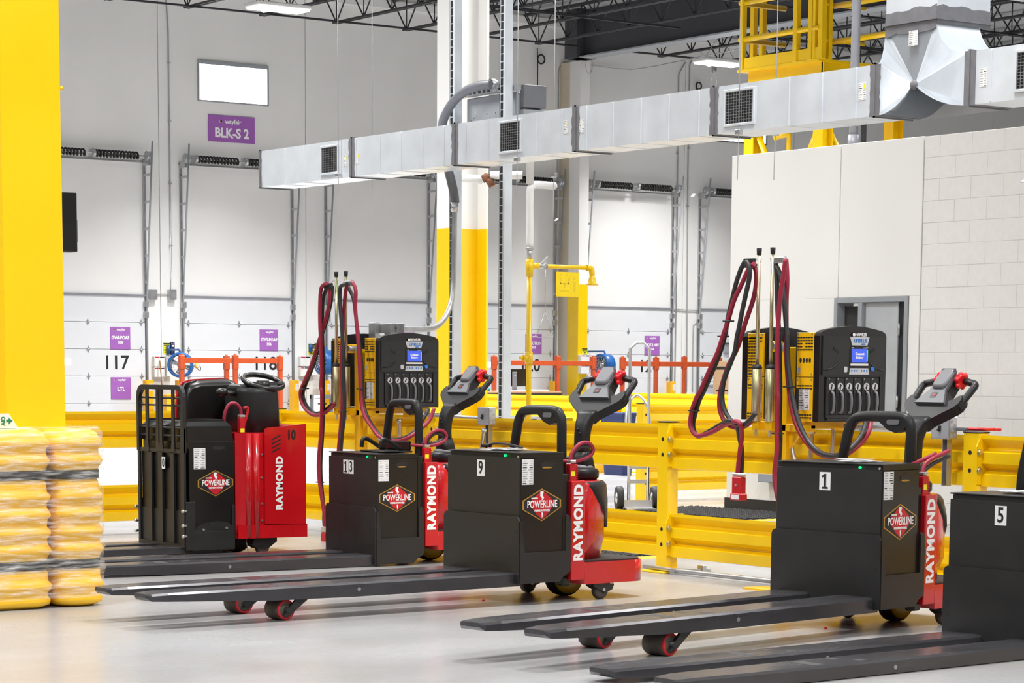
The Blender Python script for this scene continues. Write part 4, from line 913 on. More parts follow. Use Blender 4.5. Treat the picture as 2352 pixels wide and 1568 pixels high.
for z in (.45, .30, .68): obj('cross_bar', G().prism([(0, -.02), ((b - a).length, -.02), ((b - a).length, .02), (0, .02)], lambda p, q, d, z=z: a + w_ * p + n_ * d + V((0, 0, z + q)), -.008, .008), ALU, t)
obj('toe_plate', G().prism([(-.05, 0), ((b - a).length + .05, 0), ((b - a).length + .05, .22), (-.05, .22)], lambda p, q, d: a + w_ * p + n_ * (q + .02) + V((0, 0, .02 + d)), 0, .014).prism([(-.05, 0), ((b - a).length + .05, 0), ((b - a).length + .05, .09), (-.05, .09)], lambda p, q, d: a + w_ * p + n_ * (d + .01) + V((0, 0, .02 + q)), 0, .012), ALU, t)
for q, s in ((a, -1), (b, 1)):
    cc = q + w_ * .085 * s - n_ * .08 + V((0, 0, .125)); wh = obj('wheel', G().lathe([(.06, -.028), (.115, -.036), (.125, -.02), (.125, .02), (.115, .036), (.06, .028)], (0, 0, 0), 'x', 20), RUB, t, True)
    wh.location = cc - V(t.location); wh.rotation_euler = (0, 0, math.atan2(w_.y, w_.x)); hb = obj('hub', G().lathe([(.012, -.045), (.06, -.03), (.06, .03), (.012, .045)], (0, 0, 0), 'x', 14), ALU, wh, True)
for q in (a, b): obj('grip_block', G().box(q.x - .035, q.y - .035, .78, q.x + .035, q.y + .035, .86, .008), GREYD, t)
# floor mats
def mat_pad(label, pts):
    t = thing('floor_mat', label, 'floor mat', (*pts[0], 0))
    c = sum((V((*p, 0)) for p in pts), V()) / len(pts)
    obj('mat_base', G().prism(pts, lambda a, b, d: V((a, b, d)), .0, .012), RUB, t)
    for p, q in zip(pts, pts[1:] + pts[:1]):
        p, q = V((*p, 0)), V((*q, 0)); s = (q - p).normalized(); nn = V((s.y, -s.x, 0))
        obj('edge_strip', G().prism([(0, 0), ((q - p).length, 0), ((q - p).length, .07), (0, .07)], lambda a, b, d, p=p, s=s, nn=nn: p + s * a + nn * b + V((0, 0, d * (1 - b / .08))), 0, .013), YELD, t)
    g = G(); x0, x1 = min(p[0] for p in pts), max(p[0] for p in pts); y0, y1 = min(p[1] for p in pts), max(p[1] for p in pts); k = 0; x = x0 + .04
    while x < x1 - .03:
        y = y0 + .04 + (k % 2) * .035
        while y < y1 - .03: g.cyl((x, y, .012), (x, y, .026), .022, .016, n=6); y += .07
        x += .06; k += 1
    obj('rubber_studs', g, RUB, t, kind='stuff')
mat_pad('black studded rubber mat beside the white partition corner', [(15.25, 17.55), (16.4, 17.55), (16.4, 19.6), (15.25, 19.6)])
mat_pad('black studded mat under the rail behind the middle truck', [(11.35, 14.5), (12.15, 14.5), (12.15, 15.9), (11.35, 15.9)])
# first aid cabinet, boxes, bins
t = thing('first_aid_cabinet', 'white first aid cabinet with blue cross on the dock wall', 'first aid cabinet', (42.134, 50.000, 1.206))
x0, x1, z0_, z1_ = (41.938, 50.000, 1.031)[0], (42.368, 50.000, 1.031)[0], (41.938, 50.000, 1.042)[2], (41.928, 50.000, 1.532)[2]
obj('case', G().box(x0, DY - .16, z0_, x1, DY - .003, z1_, .02), PLAS, t); cx_, cz_ = x0 + .15, (z0_ + z1_) / 2 + .02
obj('cross', G().box(x0 + .06, DY - .163, cz_ - .03, x0 + .22, DY - .16, cz_ + .03).box(x0 + .11, DY - .1632, cz_ - .085, x0 + .17, DY - .16, cz_ + .085), INKBL, t)
text('sign_text', 'FIRST', INKG, t, (x0 + .33, DY - .161, cz_ + .09), PX, UP, .10); text('sign_text', 'AID', INKG, t, (x0 + .34, DY - .161, cz_ - .03), PX, UP, .12)
obj('green_line', G().box(x0 + .05, DY - .162, cz_ - .18, x1 - .03, DY - .16, cz_ - .165), INKG, t)
t = tag(obj('exit_notice', G().box((41.847, 50.000, 1.764)[0], DY - .01, (41.847, 50.000, 1.764)[2], (42.015, 50.000, 1.765)[0], DY - .003, (41.845, 50.000, 1.833)[2]), PAPER), 'tiny white notice with a green mark above the first aid cabinet', 'notice'); W[t.name] = V()
obj('green_mark', G().box((41.907, 50.000, 1.787)[0], DY - .012, (41.907, 50.000, 1.787)[2], (41.953, 50.000, 1.788)[0], DY - .01, (41.907, 50.000, 1.811)[2]), INKG, t)
t = thing('cardboard_carton', 'tall strapped cardboard carton against the orange gate by the corner', 'box', (37.832, 44.400, 0.922))
x0, x1, z1_ = (37.776, 44.500, 1.671)[0], (38.065, 44.500, 1.673)[0], (37.777, 44.500, 1.660)[2]
obj('carton', G().box(x0, 44.2, 0, x1, 44.7, z1_, .006), CARD, t); obj('black_strap', G().box(x0 + .07, 44.194, 0, x0 + .11, 44.706, z1_ + .004).box(x0 - .004, 44.194, z1_ - .2, x1 + .004, 44.706, z1_ - .13), INKB, t)
t = thing('wall_phone_box', 'small grey box on the dock wall beside the partition corner', 'box', (42.654, 50.000, 2.027)); q = (42.654, 50.000, 2.027)
obj('case', G().box(q[0] - .11, DY - .12, q[2] - .13, q[0] + .12, DY - .003, q[2] + .12, .01), GREYP, t); obj('hood', G().box(q[0] - .13, DY - .16, q[2] + .14, q[0] + .14, DY - .003, q[2] + .17, .005), GREYP, t)
t = thing('paper_stand', 'black sign stand with a white notice by the dock wall', 'sign stand', (28.985, 48.500, 0.576)); q0, q1 = (28.751, 48.500, 0.819), (29.400, 48.500, 0.422)
obj('frame', G().box(q0[0], 48.46, 0, q0[0] + .05, 48.52, q0[2]).box(q1[0] - .12, 48.46, 0, q1[0] - .06, 48.52, q0[2]).box(q0[0], 48.455, q0[2] - .1, q1[0], 48.525, q0[2]), GREYD, t)
obj('notice', G().box(q0[0] + .06, 48.44, q0[2] - .5, q0[0] + .25, 48.452, q0[2] - .01, .002), PAPER, t); text('fine_print', 'NOTICE', INKB, t, (q0[0] + .155, 48.439, q0[2] - .09), PX, UP, .035)
t = thing('blue_banner', 'dark blue board hung low behind the middle guard rail', 'board', (19.203, 27.041, 0.713)); q0, q1 = V((20.547, 29.000, 0.711)), V((20.793, 29.000, 0.620))
obj('board', G().box(q0.x, 29, q1.z - .2, q1.x + .3, 29.02, q0.z, .003), NAVY, t); obj('leg', G().box(q0.x, 29.0, 0, q0.x + .03, 29.02, q1.z).box(q1.x + .27, 29, 0, q1.x + .3, 29.02, q1.z), GREYD, t); text('fine_print', 'CLEAN', INKW, t, (q0.x + .33, 28.998, q0.z - .05), PX, UP, .05)
for px, lab, m in ((1368, 'orange plastic tote behind the middle tiller', ORNY), (1420, 'dark blue plastic tote left of the hand truck', NAVY)):
    q = V((20.644, 27.000, 0.672) if px == 1368 else (20.448, 26.200, 0.692)); t = thing('plastic_tote', lab, 'tote', (q.x, q.y, 0)); hw = .15 if px == 1368 else .12; zt_ = (.875 if px == 1368 else .86)
    obj('tub', G().loft([[(q.x - hw + .04, q.y - .2, 0), (q.x + hw - .04, q.y - .2, 0), (q.x + hw - .04, q.y + .2, 0), (q.x - hw + .04, q.y + .2, 0)], [(q.x - hw, q.y - .24, zt_ - .05), (q.x + hw, q.y - .24, zt_ - .05), (q.x + hw, q.y + .24, zt_ - .05), (q.x - hw, q.y + .24, zt_ - .05)]], False), m, t); obj('rim', G().box(q.x - hw - .01, q.y - .25, zt_ - .05, q.x + hw + .01, q.y + .25, zt_, .008), m, t)
# strut laid on the floor along the rail
t = thing('floor_conduit', 'steel conduit lying on the floor along the front rail', 'conduit', (11.05, 13, 0))
obj('pipe', G().tube([(10.870, 13.600, 0.030), (10.830, 13.226, 0.030), (10.842, 12.147, 0.030), (10.810, 11.596, 0.030)], .016, 8), ZINC, t)
obj('support_strut', G().prism([(0, 0), (.35, 0), (.35, .025), (0, .045)], lambda a, b, d: V((10.80 + a, 13.20 + d, b)), -.02, .02), ZINC, t); obj('pipe_clamp', G().box(11.06, 13.17, 0, 11.10, 13.23, .06, .005), ZINC, t)
t = tag(obj('wood_chip', G().box(11.12, 12.86, 0, 11.16, 12.98, .008), CARD), 'sliver of wood lying on the floor by the conduit', 'wood scrap')

# ------------------------------------------------------------------ red and black pallet trucks (local axes: +x towards the operator, forks along -x, -y faces the camera)
HW = .374
LZ = .172            # height of the lifted fork carriage
LX, LU, LS = V((1, 0, 0)), V((0, 0, 1)), V((0, -1, 0))
def truck(name_label, loc, rz, digits, lift=LZ, steer=-.2, tray=False, papers=False, lean=0.0):
    t = thing('pallet_truck', name_label, 'pallet truck', loc, rz, 'parked end-rider pallet trucks')
    dz = lift - .172
    # ---- forks
    def fork(y0, y1):
        zt = .202 + dz; g = G(); ym = (y0 + y1) / 2; w2 = (y1 - y0) / 2
        secs = []
        for x, k, th in ((0.02, 1, .085), (-1.2, 1, .085), (-1.75, 1, .078), (-2.2, .98, .058), (-2.45, .90, .048), (-2.545, .74, .040), (-2.57, .58, .022)):
            th = min(th, zt - .004); a, b = ym - w2 * k, ym + w2 * k; e = .012 if x > -2.55 else .006; zl = zt - (0 if x > -2.5 else .004)
            secs.append([(x, a, zl - e), (x, a + e, zl), (x, b - e, zl), (x, b, zl - e), (x, b, zl - th), (x, a, zl - th)])
        g.loft(secs, smooth=False)
        f = obj('fork', g, FORKM, t, True)
        z = zt + .0004
        for cx, cy, L, w_ in ((-1.66, 0, .07, .15), (-1.44, .05, .05, .05), (-1.36, -.05, .06, .05)):
            obj('fork_slot', G().prism([(cx - L / 2, ym + cy - w_ / 2), (cx + L / 2, ym + cy - w_ / 2), (cx + L / 2, ym + cy + w_ / 2), (cx - L / 2, ym + cy + w_ / 2)], lambda a, b, d: V((a, b, z - d)), 0, .004), INKB, f, True)
        g = G(); g.lathe([(.05, -.004), (.05, 0)], (-1.2, y0 - .0, zt - .04), 'y', 12) if False else g.cyl((-1.18, y0 - .002, zt - .042), (-1.18, y0 + .002, zt - .042), .012, n=12)
        obj('side_bolt', g, SCUFF, f, True)
        g = G()
        for k in range(4): g.ball((-.012, y0 + .03 + k * (y1 - y0 - .05) / 3, zt + .004), .022, 8, (.5, 1.4, .45))
        obj('weld_bead', g, SCUFF, f, True)
        # load wheel on its swing arms
        wx = -1.66; wr_ = .062 if lift > .1 else .036; wz = wr_
        wl = obj('load_wheel', G().lathe([(.01, -.075), (wr_ - .007, -.074), (wr_, -.062), (wr_, .062), (wr_ - .007, .074), (.01, .075)], (wx, ym, wz), 'y', 20), TYRE, t, True)
        obj('wheel_rim', G().lathe([(wr_ - .016, -.0765), (wr_ - .004, -.0765), (wr_ - .003, -.068)], (wx, ym, wz), 'y', 18, caps=False), INKR, wl, True); obj('axle', G().cyl((wx, ym - .105, wz), (wx, ym + .105, wz), .016, n=12), BLKM, wl, True)
        if lift > .1:
            for sy in (-.088, .088): obj('wheel_arm', G().prism([(wx - .03, wz - .03), (wx + .03, wz - .02), (wx + .17, zt - .06), (wx + .08, zt - .055)], lambda a, b, d: V((a, ym + sy + d, b)), -.008, .008), BLKM, t, True)
    fork(-.345, -.108); fork(.108, .345)
    # ---- lifted carriage: front plate and side plates
    zb, zs = .135 + dz, .551 + dz
    pw = HW + .013
    pol = [(-pw, zb), (pw, zb), (pw, zs - .03), (pw - .01, zs - .008), (pw - .03, zs), (-pw + .03, zs), (-pw + .01, zs - .008), (-pw, zs - .03)]
    cp = obj('carriage_plate', G().prism(pol, lambda a, b, d: V((d, a, b)), -.026, -.014), BLKM, t, True)
    g = G()
    for sy in (-1, 1):
        for z in (.46, .36, .29): g.cyl((-.0275, sy * (pw - .03), z + dz), (-.025, sy * (pw - .03), z + dz), .009, n=10)
    obj('bolt_holes', g, INKB, cp, True, kind='stuff')
    for sy in (-1, 1):
        y = sy * (HW + .012)
        g = G().prism([(-.016, zb), (.30, zb), (.335, zb + .035), (.385, zb + .06), (.385, zs - .04), (.375, zs - .01), (.36, zs), (.345, zs - .01), (.345, .325 + dz), (.02, .325 + dz), (.0, zs - .03), (-.016, zs - .03)], lambda a, b, d: V((a, y + d, b)), -.006, .006)
        obj('side_plate', g, BLKM, t, True)
    obj('cross_member', G().box(-.012, -.36, zb, .02, .36, zb + .06).box(.02, -.36, zb + .01, .33, .36, zb + .03), BLK, t, True)
    # ---- battery box with slotted lid
    bz0, bz1 = .20 + dz, .905 + dz
    bx = obj('battery_box', G().box(0, -HW, bz0, .338, HW, bz1, .004), BLK, t, True)
    obj('lid', G().box(-.004, -HW - .002, bz1 + .026, .342, HW + .002, bz1 + .034, .002).box(.30, -HW, bz1, .338, HW, bz1 + .026).box(.0, -HW, bz1 - .0, .30, -HW + .006, bz1 + .026), BLK, t, True)
    obj('lid_gap', G().box(.012, -HW + .02, bz1, .29, HW - .006, bz1 + .024), INKB, bx, True)
    obj('face_sheet', G().box(-.006, -HW + .006, zs - .03, -.0005, HW - .004, bz1, .001), BLKM, bx, True)
    obj('lift_hole', G().prism(circ(.21, bz1 - .045, .055, 16, .022), lambda a, b, d: V((a, -HW - d, b)), .0004, .002), INKB, bx, True)
    obj('hole_edge', G().prism(circ(.205, bz1 - .06, .04, 12, .005), lambda a, b, d: V((a, -HW - d, b)), .002, .003), GOLDI, bx, True)
    data_label(t, (.052, -HW - .0005, bz1 - .085), LX, LU, .088, .155, True, rows=11, seed=len(W))
    g = G().cyl((-.003, -HW + .02, bz1 + .01), (-.008, -HW + .02, bz1 + .01), .007, n=10); obj('corner_screw', g, ALU, t, True)
    obj('status_light', G().cyl((.008, -HW + .10 * 1.6, bz1 + .012), (-.004, -HW + .10 * 1.6, bz1 + .012), .007, n=10), LEDG, t, True)
    # emblem: gold edged hexagon, red diamond, bolt and name
    eo = V((.165, -HW - .001, .615 + dz))
    hexo = lambda s: [(-.152 * s, .030 * s), (0, .102 * s), (.152 * s, .030 * s), (.152 * s, -.018 * s), (0, -.10 * s), (-.152 * s, -.026 * s)]
    em = obj('emblem', poly_plate(G(), eo, LX, LU, hexo(1.0), .0012), GOLDI, t, True)
    obj('emblem_field', poly_plate(G(), eo, LX, LU, hexo(.93), .0008, .0012), INKB, em, True)
    obj('emblem_diamond', poly_plate(G(), eo, LX, LU, [(-.105, .012), (-.035, .068), (0, .090), (.035, .068), (.105, .012), (.04, -.06), (0, -.087), (-.04, -.06)], .0008, .002), INKR, em, True)
    obj('emblem_bolt', poly_plate(G(), eo, LX, LU, [(-.014, .084), (.012, .083), (.005, .06), (.015, .045), (.006, .032), (-.004, .032), (.0, .04), (-.015, .055)], .0008, .0028), INKW, em, True); obj('emblem_bolt', poly_plate(G(), eo, LX, LU, [(.005, -.045), (.007, -.057), (0, -.084), (-.004, -.057), (-.003, -.045)], .0008, .0028), INKW, em, True)
    text('emblem_text', 'POWERLINE', INKW, em, eo + V((0, -.0036, .004)), LX, LU, .062, .0010, sx=.70, local=True)
    text('emblem_text', 'PREMIUM POWER', INKW, em, eo + V((0, -.0036, -.034)), LX, LU, .018, .0006, sx=.85, local=True)
    text('emblem_text', 'HAWKER', INKW, em, eo + V((-.06, -.0036, .042)), LX, LU, .012, .0006, local=True)
    # number plates on the load face
    n = len(digits)
    for k, c in enumerate(digits):
        y = .058 - (k - (n - 1) / 2) * .083 - (.0 if n > 1 else .035)
        pl = obj('number_plate', plate(G(), (-.0062, y, bz1 - .072), LS, LU, .078, .102, .001), PAPER, t, True)
        if c == '1': obj('digit', poly_plate(G(), (-.0072, y, bz1 - .073), LS, LU, [(-.022, -.042), (.022, -.042), (.022, -.032), (.009, -.030), (.009, .042), (-.004, .042), (-.024, .028), (-.022, .019), (-.008, .024), (-.008, -.030), (-.022, -.032)], .0008), INKB, pl, True)
        else: text('digit', c, INKB, pl, (-.0072, y, bz1 - .073), LS, LU, .112, .0018, sx=.85, local=True)
    # ---- power unit
    RX0, RX1 = .405, .517
    obj('power_unit', G().box(RX0, -HW, .135, RX1, HW, .758, .006, 2), RED, t, True)
    obj('inner_bulkhead', G().box(.355, -HW + .03, .16, RX0, HW - .03, .80, .003), BLK, t, True)
    text('name_print', 'RAYMOND', INKW, t, (RX0 + .058, -HW - .0006, .495), LU, -LX, .096, .0045, sx=.94, local=True, space=1.10)
    # red hood behind, narrowing to the rear, with a black pad over its shoulders
    def plan(z, grow=0.0):
        k = 1.0 if z < .62 else 1 - (z - .62) * 1.2; b = .82 if z < .34 else 1.0
        return [(RX1 - .01, -.335 * k - grow), (.64, -.315 * b * k - grow), (.78, -.245 * b * k - grow), (.885 + grow, -.12 * b * k), (.885 + grow, .12 * b * k), (.78, .245 * b * k + grow), (.64, .315 * b * k + grow), (RX1 - .01, .335 * k + grow)]
    secs = [[(x, y, z) for x, y in plan(z)] for z in (.25, .30, .38, .5, .6, .68, .725, .745)]
    secs[-1] = [(.52 + (x - .52) * .93, y * .95, z) for x, y, z in secs[-1]]
    obj('hood', G().loft(secs), RED, t, True)
    def hood_y(x):
        P = [(.50, .335), (.64, .315), (.78, .245), (.885, .12)]
        for (xa, ya), (xb, yb) in zip(P, P[1:]):
            if x <= xb: return ya + (yb - ya) * (x - xa) / (xb - xa)
        return .12
    secs = []
    for z in (.44, .50, .56, .62, .67, .715, .74):
        xs = .585 + (.74 - z) / .30 * .27; k = 1.0 if z < .62 else 1 - (z - .62) * (1.2 if z < .72 else 1.45); o = .016 if z < .73 else .004
        X = [xs + (.885 - xs) * i / 6 for i in range(7)]
        rgt = [(x + (o if i > 4 else 0), -hood_y(x) * k - (o if i else -.004)) for i, x in enumerate(X)]
        secs.append([(x, y, z) for x, y in rgt] + [(x, -y, z) for x, y in rgt[::-1]])
    obj('knee_pad', G().loft(secs), CHAR, t, True)
    # operator platform
    pl_ = rrect(.535, 2 * HW, .10, 5); pl_ = [((a if a > 0 or abs(b) < .2 else a), b) for a, b in pl_]
    pts = [(RX1, -HW)] + [(.775 + a, b) for a, b in rrect(.53, 2 * HW, .11, 5) if a > 0 or False]
    pts = [(RX1, HW)] + [(RX1, -HW)] + [(1.045 - .11 + .11 * math.sin(k * math.pi / 12), -HW + .11 - .11 * math.cos(k * math.pi / 12)) for k in range(7)] + [(1.045 - .11 + .11 * math.cos(k * math.pi / 12), HW - .11 + .11 * math.sin(k * math.pi / 12)) for k in range(7)]
    pf = obj('platform_skirt', G().prism(pts, lambda a, b, d: V((a, b, d)), .105, .243, True), RED, t, True)
    for p in pf.data.polygons:
        if abs(p.normal.z) > .9 or abs(p.normal.x) < .05 or p.normal.x > .99: p.use_smooth = False
    c = (.78, 0); obj('platform_mat', G().prism([(c[0] + (a - c[0]) * .96, b * .96) for a, b in pts], lambda a, b, d: V((a, b, d)), .243, .252), RUB, t, True)
    # wheels
    dw = obj('drive_wheel', G().lathe([(.06, -.05), (.125, -.048), (.14, -.035), (.14, .035), (.125, .048), (.06, .05)], (.655, 0, .14), 'y', 28), RUB, t, True)
    obj('yellow_tread', G().lathe([(.085, -.0515), (.125, -.0515), (.125, -.049), (.085, -.049)], (.655, 0, .14), 'y', 24), TREADY, dw, True); obj('wheel_motor', G().box(.58, -.10, .17, .76, .10, .30, .02), BLK, t, True)
    for cx, cy in ((.60, .295), (.70, -.315)):
        cb = obj('caster_bracket', G().prism([(cx - .09, .115), (cx - .02, .13), (cx + .05, .13), (cx + .075, .09), (cx + .06, .06), (cx - .0, .04), (cx - .09, .085)], lambda a, b, d: V((a, cy + d, b)), -.042, .042), BLKM, t, True)
        obj('caster_wheel', G().lathe([(.02, -.025), (.048, -.025), (.054, -.016), (.054, .016), (.048, .025), (.02, .025)], (cx - .01, cy - .0, .054), 'y', 18), TYRE, cb, True); obj('axle_bolt', G().cyl((cx - .01, cy - .048, .062), (cx - .01, cy + .048, .062), .010, n=8).cyl((cx + .05, cy - .046, .105), (cx + .05, cy + .046, .105), .009, n=8), ZINC, cb, True)
    obj('frame_lug', G().box(.36, -HW + .03, .10, .43, -HW + .10, .16, .01).box(.40, -.2, .11, .52, -.05, .17, .01), BLK, t, True)
    # ---- battery connector and its loop of cable
    cy = -HW + .05
    cn = obj('battery_connector', G().box(.415, cy - .022, .75, .462, cy + .022, .862, .004).box(.46, cy - .014, .76, .478, cy + .014, .86, .002), CONR, t, True)
    g = G()
    for k in range(6): g.box(.462, cy - .018, .765 + k * .015, .4815, cy + .018, .771 + k * .015)
    obj('grip_ribs', g, CONR, cn, True, kind='stuff'); obj('cable_clamp', G().box(.418, cy - .025, .866, .462, cy + .025, .886, .005), ALU, cn, True); obj('yellow_tag', plate(G(), (.436, cy - .0222, .80), LX, LU, .032, .03, .0008), INKY, cn, True)
    if lean == 0:
        L1 = [(.43, cy, .87), (.445, cy, .93), (.50, cy - .01, .985), (.57, cy - .01, .99), (.615, cy, .955), (.60, cy, .915), (.52, cy, .885), (.43, cy + .03, .878), (.34, cy + .05, .885)]
    else:
        L1 = [(.43, cy, .87), (.455, cy, .925), (.52, cy - .01, .96), (.60, cy - .02, .985), (.655, cy - .02, 1.0)]
    obj('red_cable', G().tube(L1, .0125, 10, 5), CBR, t, True)
    obj('black_cable', G().tube([(.52 + (x - .52) * .72 + .004, y + .012, .935 + (z - .935) * .66 - .004) for x, y, z in L1] if lean == 0 else [(x + .02, y + .012, z - .03 * (1 if z > .9 else .2)) for x, y, z in L1], .0125, 10, 5), CBB, t, True)
    if lean: obj('red_cable', G().tube([(.34, cy + .04, .915), (.45, cy + .03, .945), (.56, cy, .985)], .0125, 10, 4), CBR, t, True)
    # ---- grab bar with control pod
    gb = obj('grab_bar', G().tube([(.42, .245, .74), (.42, .238, .90), (.42, .205, 1.05), (.42, .185, 1.12), (.42, .150, 1.17), (.42, .09, 1.188), (.42, -.06, 1.192), (.42, -.19, 1.188), (.42, -.232, 1.165), (.42, -.25, 1.11), (.42, -.252, 1.0), (.42, -.255, .74)], .031, 12, 5), CHAR, t, True)
    pod = obj('control_pod', G().loft([[(.42 + d, y, z) for y, z in ((.03, 1.185), (-.04, 1.165), (-.10, 1.12), (-.16, 1.10), (-.215, 1.115), (-.24, 1.15), (-.22, 1.19))] for d in (-.028, .028)], False), CHAR, t, True)
    obj('pod_button', G().prism(rrect(.085, .030, .014, 4), lambda a, b, d: V((.392 - d, -.145 - a, 1.162 + b)), 0, .008), CONS, pod, True)
    # ---- tiller
    tx = .80
    td = obj('steer_disc', G().lathe([(.10, .745), (.115, .76), (.115, .80), (.10, .815), (.07, .82)], (tx - .01, 0, 0), n=24), CHAR, t, True)
    obj('disc_cap', G().lathe([(.09, .8155), (.075, .835), (.06, .84)], (tx - .01, 0, 0), n=20), GREYD, td, True)
    ca, sa = math.cos(steer), math.sin(steer)
    def T(p):            # tiller frame (x forward-back, y across, z up) turned by the steer angle
        x, y, z = p; x -= tx; return V((tx + x * ca - y * sa, x * sa + y * ca, z))
    def arm_sec(x, z, w_, d_, tilt=0.0):
        ct, st = math.cos(tilt), math.sin(tilt); out = []
        for a, b in rrect(w_ * 2, d_ * 2, min(w_, d_) * .55, 3): out.append(T((x + b * ct, a, z - b * st)))
        return out
    obj('tiller_foot', G().loft([arm_sec(tx, .82, .075, .06), arm_sec(tx, .87, .062, .055), arm_sec(tx - .005, .92, .052, .048)]), CHAR, t, True)
    ta = obj('tiller_arm', G().loft([arm_sec(tx - .005, .90, .048, .042), arm_sec(tx - .008, .97, .046, .040), arm_sec(tx - .004, 1.03, .047, .040), arm_sec(tx + .004, 1.075, .05, .040, .2), arm_sec(tx + .018, 1.11, .054, .038, .4), arm_sec(tx + .038, 1.14, .062, .036, .65), arm_sec(tx + .062, 1.168, .08, .032, .75)]), CHAR, t, True)
    obj('arm_rivet', G().cyl(T((tx - .049, .012, 1.065)), T((tx - .03, .012, 1.065)), .008, n=8).cyl(T((tx - .052, -.008, 1.04)), T((tx - .035, -.008, 1.04)), .008, n=8), BLK, ta, True)
    # head plate: s across (+ = camera right), h along its slope
    e1 = V((.69, 0, .724)); nrm = V((-.724, 0, .69)); h0 = V((tx + .058, 0, 1.162))
    def Hd(s, h, d=0.0): p = h0 + e1 * h * 1.14 + nrm * d + V((0, -s * .88, 0)); return T((p.x, p.y, p.z))
    half = [(.062, -.04), (.088, -.005), (.15, .035), (.222, .078), (.246, .105), (.248, .14), (.232, .165), (.205, .158), (.18, .135), (.14, .125), (.105, .15), (.08, .19), (.07, .26), (.058, .305), (.03, .325)]
    pol = half + [(-a, b) for a, b in half[::-1]]
    hd = obj('tiller_head', G().prism(pol, Hd, -.045, .022), CHAR, t, True)
    for sg in (-1, 1): obj('guard_loop', G().tube([Hd(sg * .225, .10, -.012), Hd(sg * .228, .14, -.012), Hd(sg * .234, .19, -.012), Hd(sg * .240, .245, -.012), Hd(sg * .232, .266, -.012), Hd(sg * .20, .276, -.012)], .022, 10, 4), CHAR, t, True)
    for sg in (-1, 1):
        obj('hand_grip', G().tube([Hd(sg * (.222 - .011 * k), .270 + .0022 * k, -.012) for k in range(10)], [.0225, .020] * 5, 10), BLK, t, True)
        kb = G(); c0, c1_ = Hd(sg * .075, .292, -.004), Hd(sg * .118, .282, -.006); kb.cyl(c0, c1_, .040, .038, n=14)
        for k in range(6): a = k * math.pi / 3; kb.ball(c0.lerp(c1_, .5) + (Hd(0, .035) - Hd(0, 0)) * math.cos(a) + (Hd(0, 0, .035) - Hd(0, 0, 0)) * math.sin(a), .017, 8)
        obj('throttle_knob', kb, KNOB, t, True)
    kons = obj('console_cover', G().prism([(-.135, .098), (.135, .098), (.115, .125), (.072, .185), (.062, .30), (.04, .325), (-.04, .325), (-.062, .30), (-.072, .185), (-.115, .125)], Hd, .022, .040), CONS, t, True)
    obj('console_hub', G().loft([[Hd(a * k, .26 + b * k, d) for a, b in rrect(.13, .14, .03, 3)] for k, d in ((1, .035), (.95, .052), (.75, .062))]), CONS, kons, True)
    obj('display', G().prism(rrect(.05, .036, .003, 2), lambda a, b, d: Hd(-.0 + a, .15 + b, .0405 + d), 0, .002), BLK, kons, True); obj('display_digits', G().prism(rrect(.024, .012, .002, 2), lambda a, b, d: Hd(a + .004, .147 + b, .0426 + d), 0, .0008), LEDR if False else CONR, kons, True)
    obj('console_band', G().prism(rrect(.125, .022, .004, 2), lambda a, b, d: Hd(a, .312 + b, .0535 + d), 0, .003), CHAR, kons, True)
    obj('key_pad', G().prism(rrect(.034, .026, .004, 2), lambda a, b, d: Hd(.075 + a, .175 + b, .040 + d), 0, .003), GREYP, kons, True)
    obj('horn_button', G().box(-.008, -.008, -.008, .008, .008, .008, .003), KNOB, kons, True); kons.children[-1].location = Hd(-.185, .115, .02)
    if tray:
        tr = obj('clip_tray', G().box(.16, -.2, bz1 + .036, .40, .19, bz1 + .05, .006).box(.37, -.18, bz1 + .05, .40, .17, bz1 + .12, .008), BLK, t, True)
        for y in (-.15, .14): obj('tray_hook', G().tube([(.34, y, bz1 + .05), (.20, y, bz1 + .13), (.16, y, bz1 + .125), (.15, y, bz1 + .07)], .016, 8, 4), BLK, t, True)
    return t
def tpos(k): pass
def origin(cx, cy, th): return (cx - math.sin(th) * .374, cy + math.cos(th) * .374, 0)
T9 = truck('black and red pallet truck with plate 9, its platform and drive wheel in full view', origin(8.579, 11.955, .045), .045, '9', steer=.22)
T1 = truck('black and red pallet truck with plate 1, parked before the white block wall', origin(9.342, 9.594, .16), .16, '1', steer=-.16, lean=1)
T13 = truck('black and red pallet truck with lowered forks and two number plates, one and three', origin(9.384, 14.878, -.056), -.056, '13', lift=.055, steer=.14, tray=True)
T5 = truck('black and red pallet truck with plate 5, cut off by the frame', origin(9.343, 8.296, .05), .05, '5', lift=.045, steer=.1)
for nm, me, T_, yy in (('white_label', 0, T1, 0),):
    o = obj('edge_sticker', plate(G(), (.02, HW + .0006, .80), -LX, LU, .03, .16, .001), PAPER, T1, True)
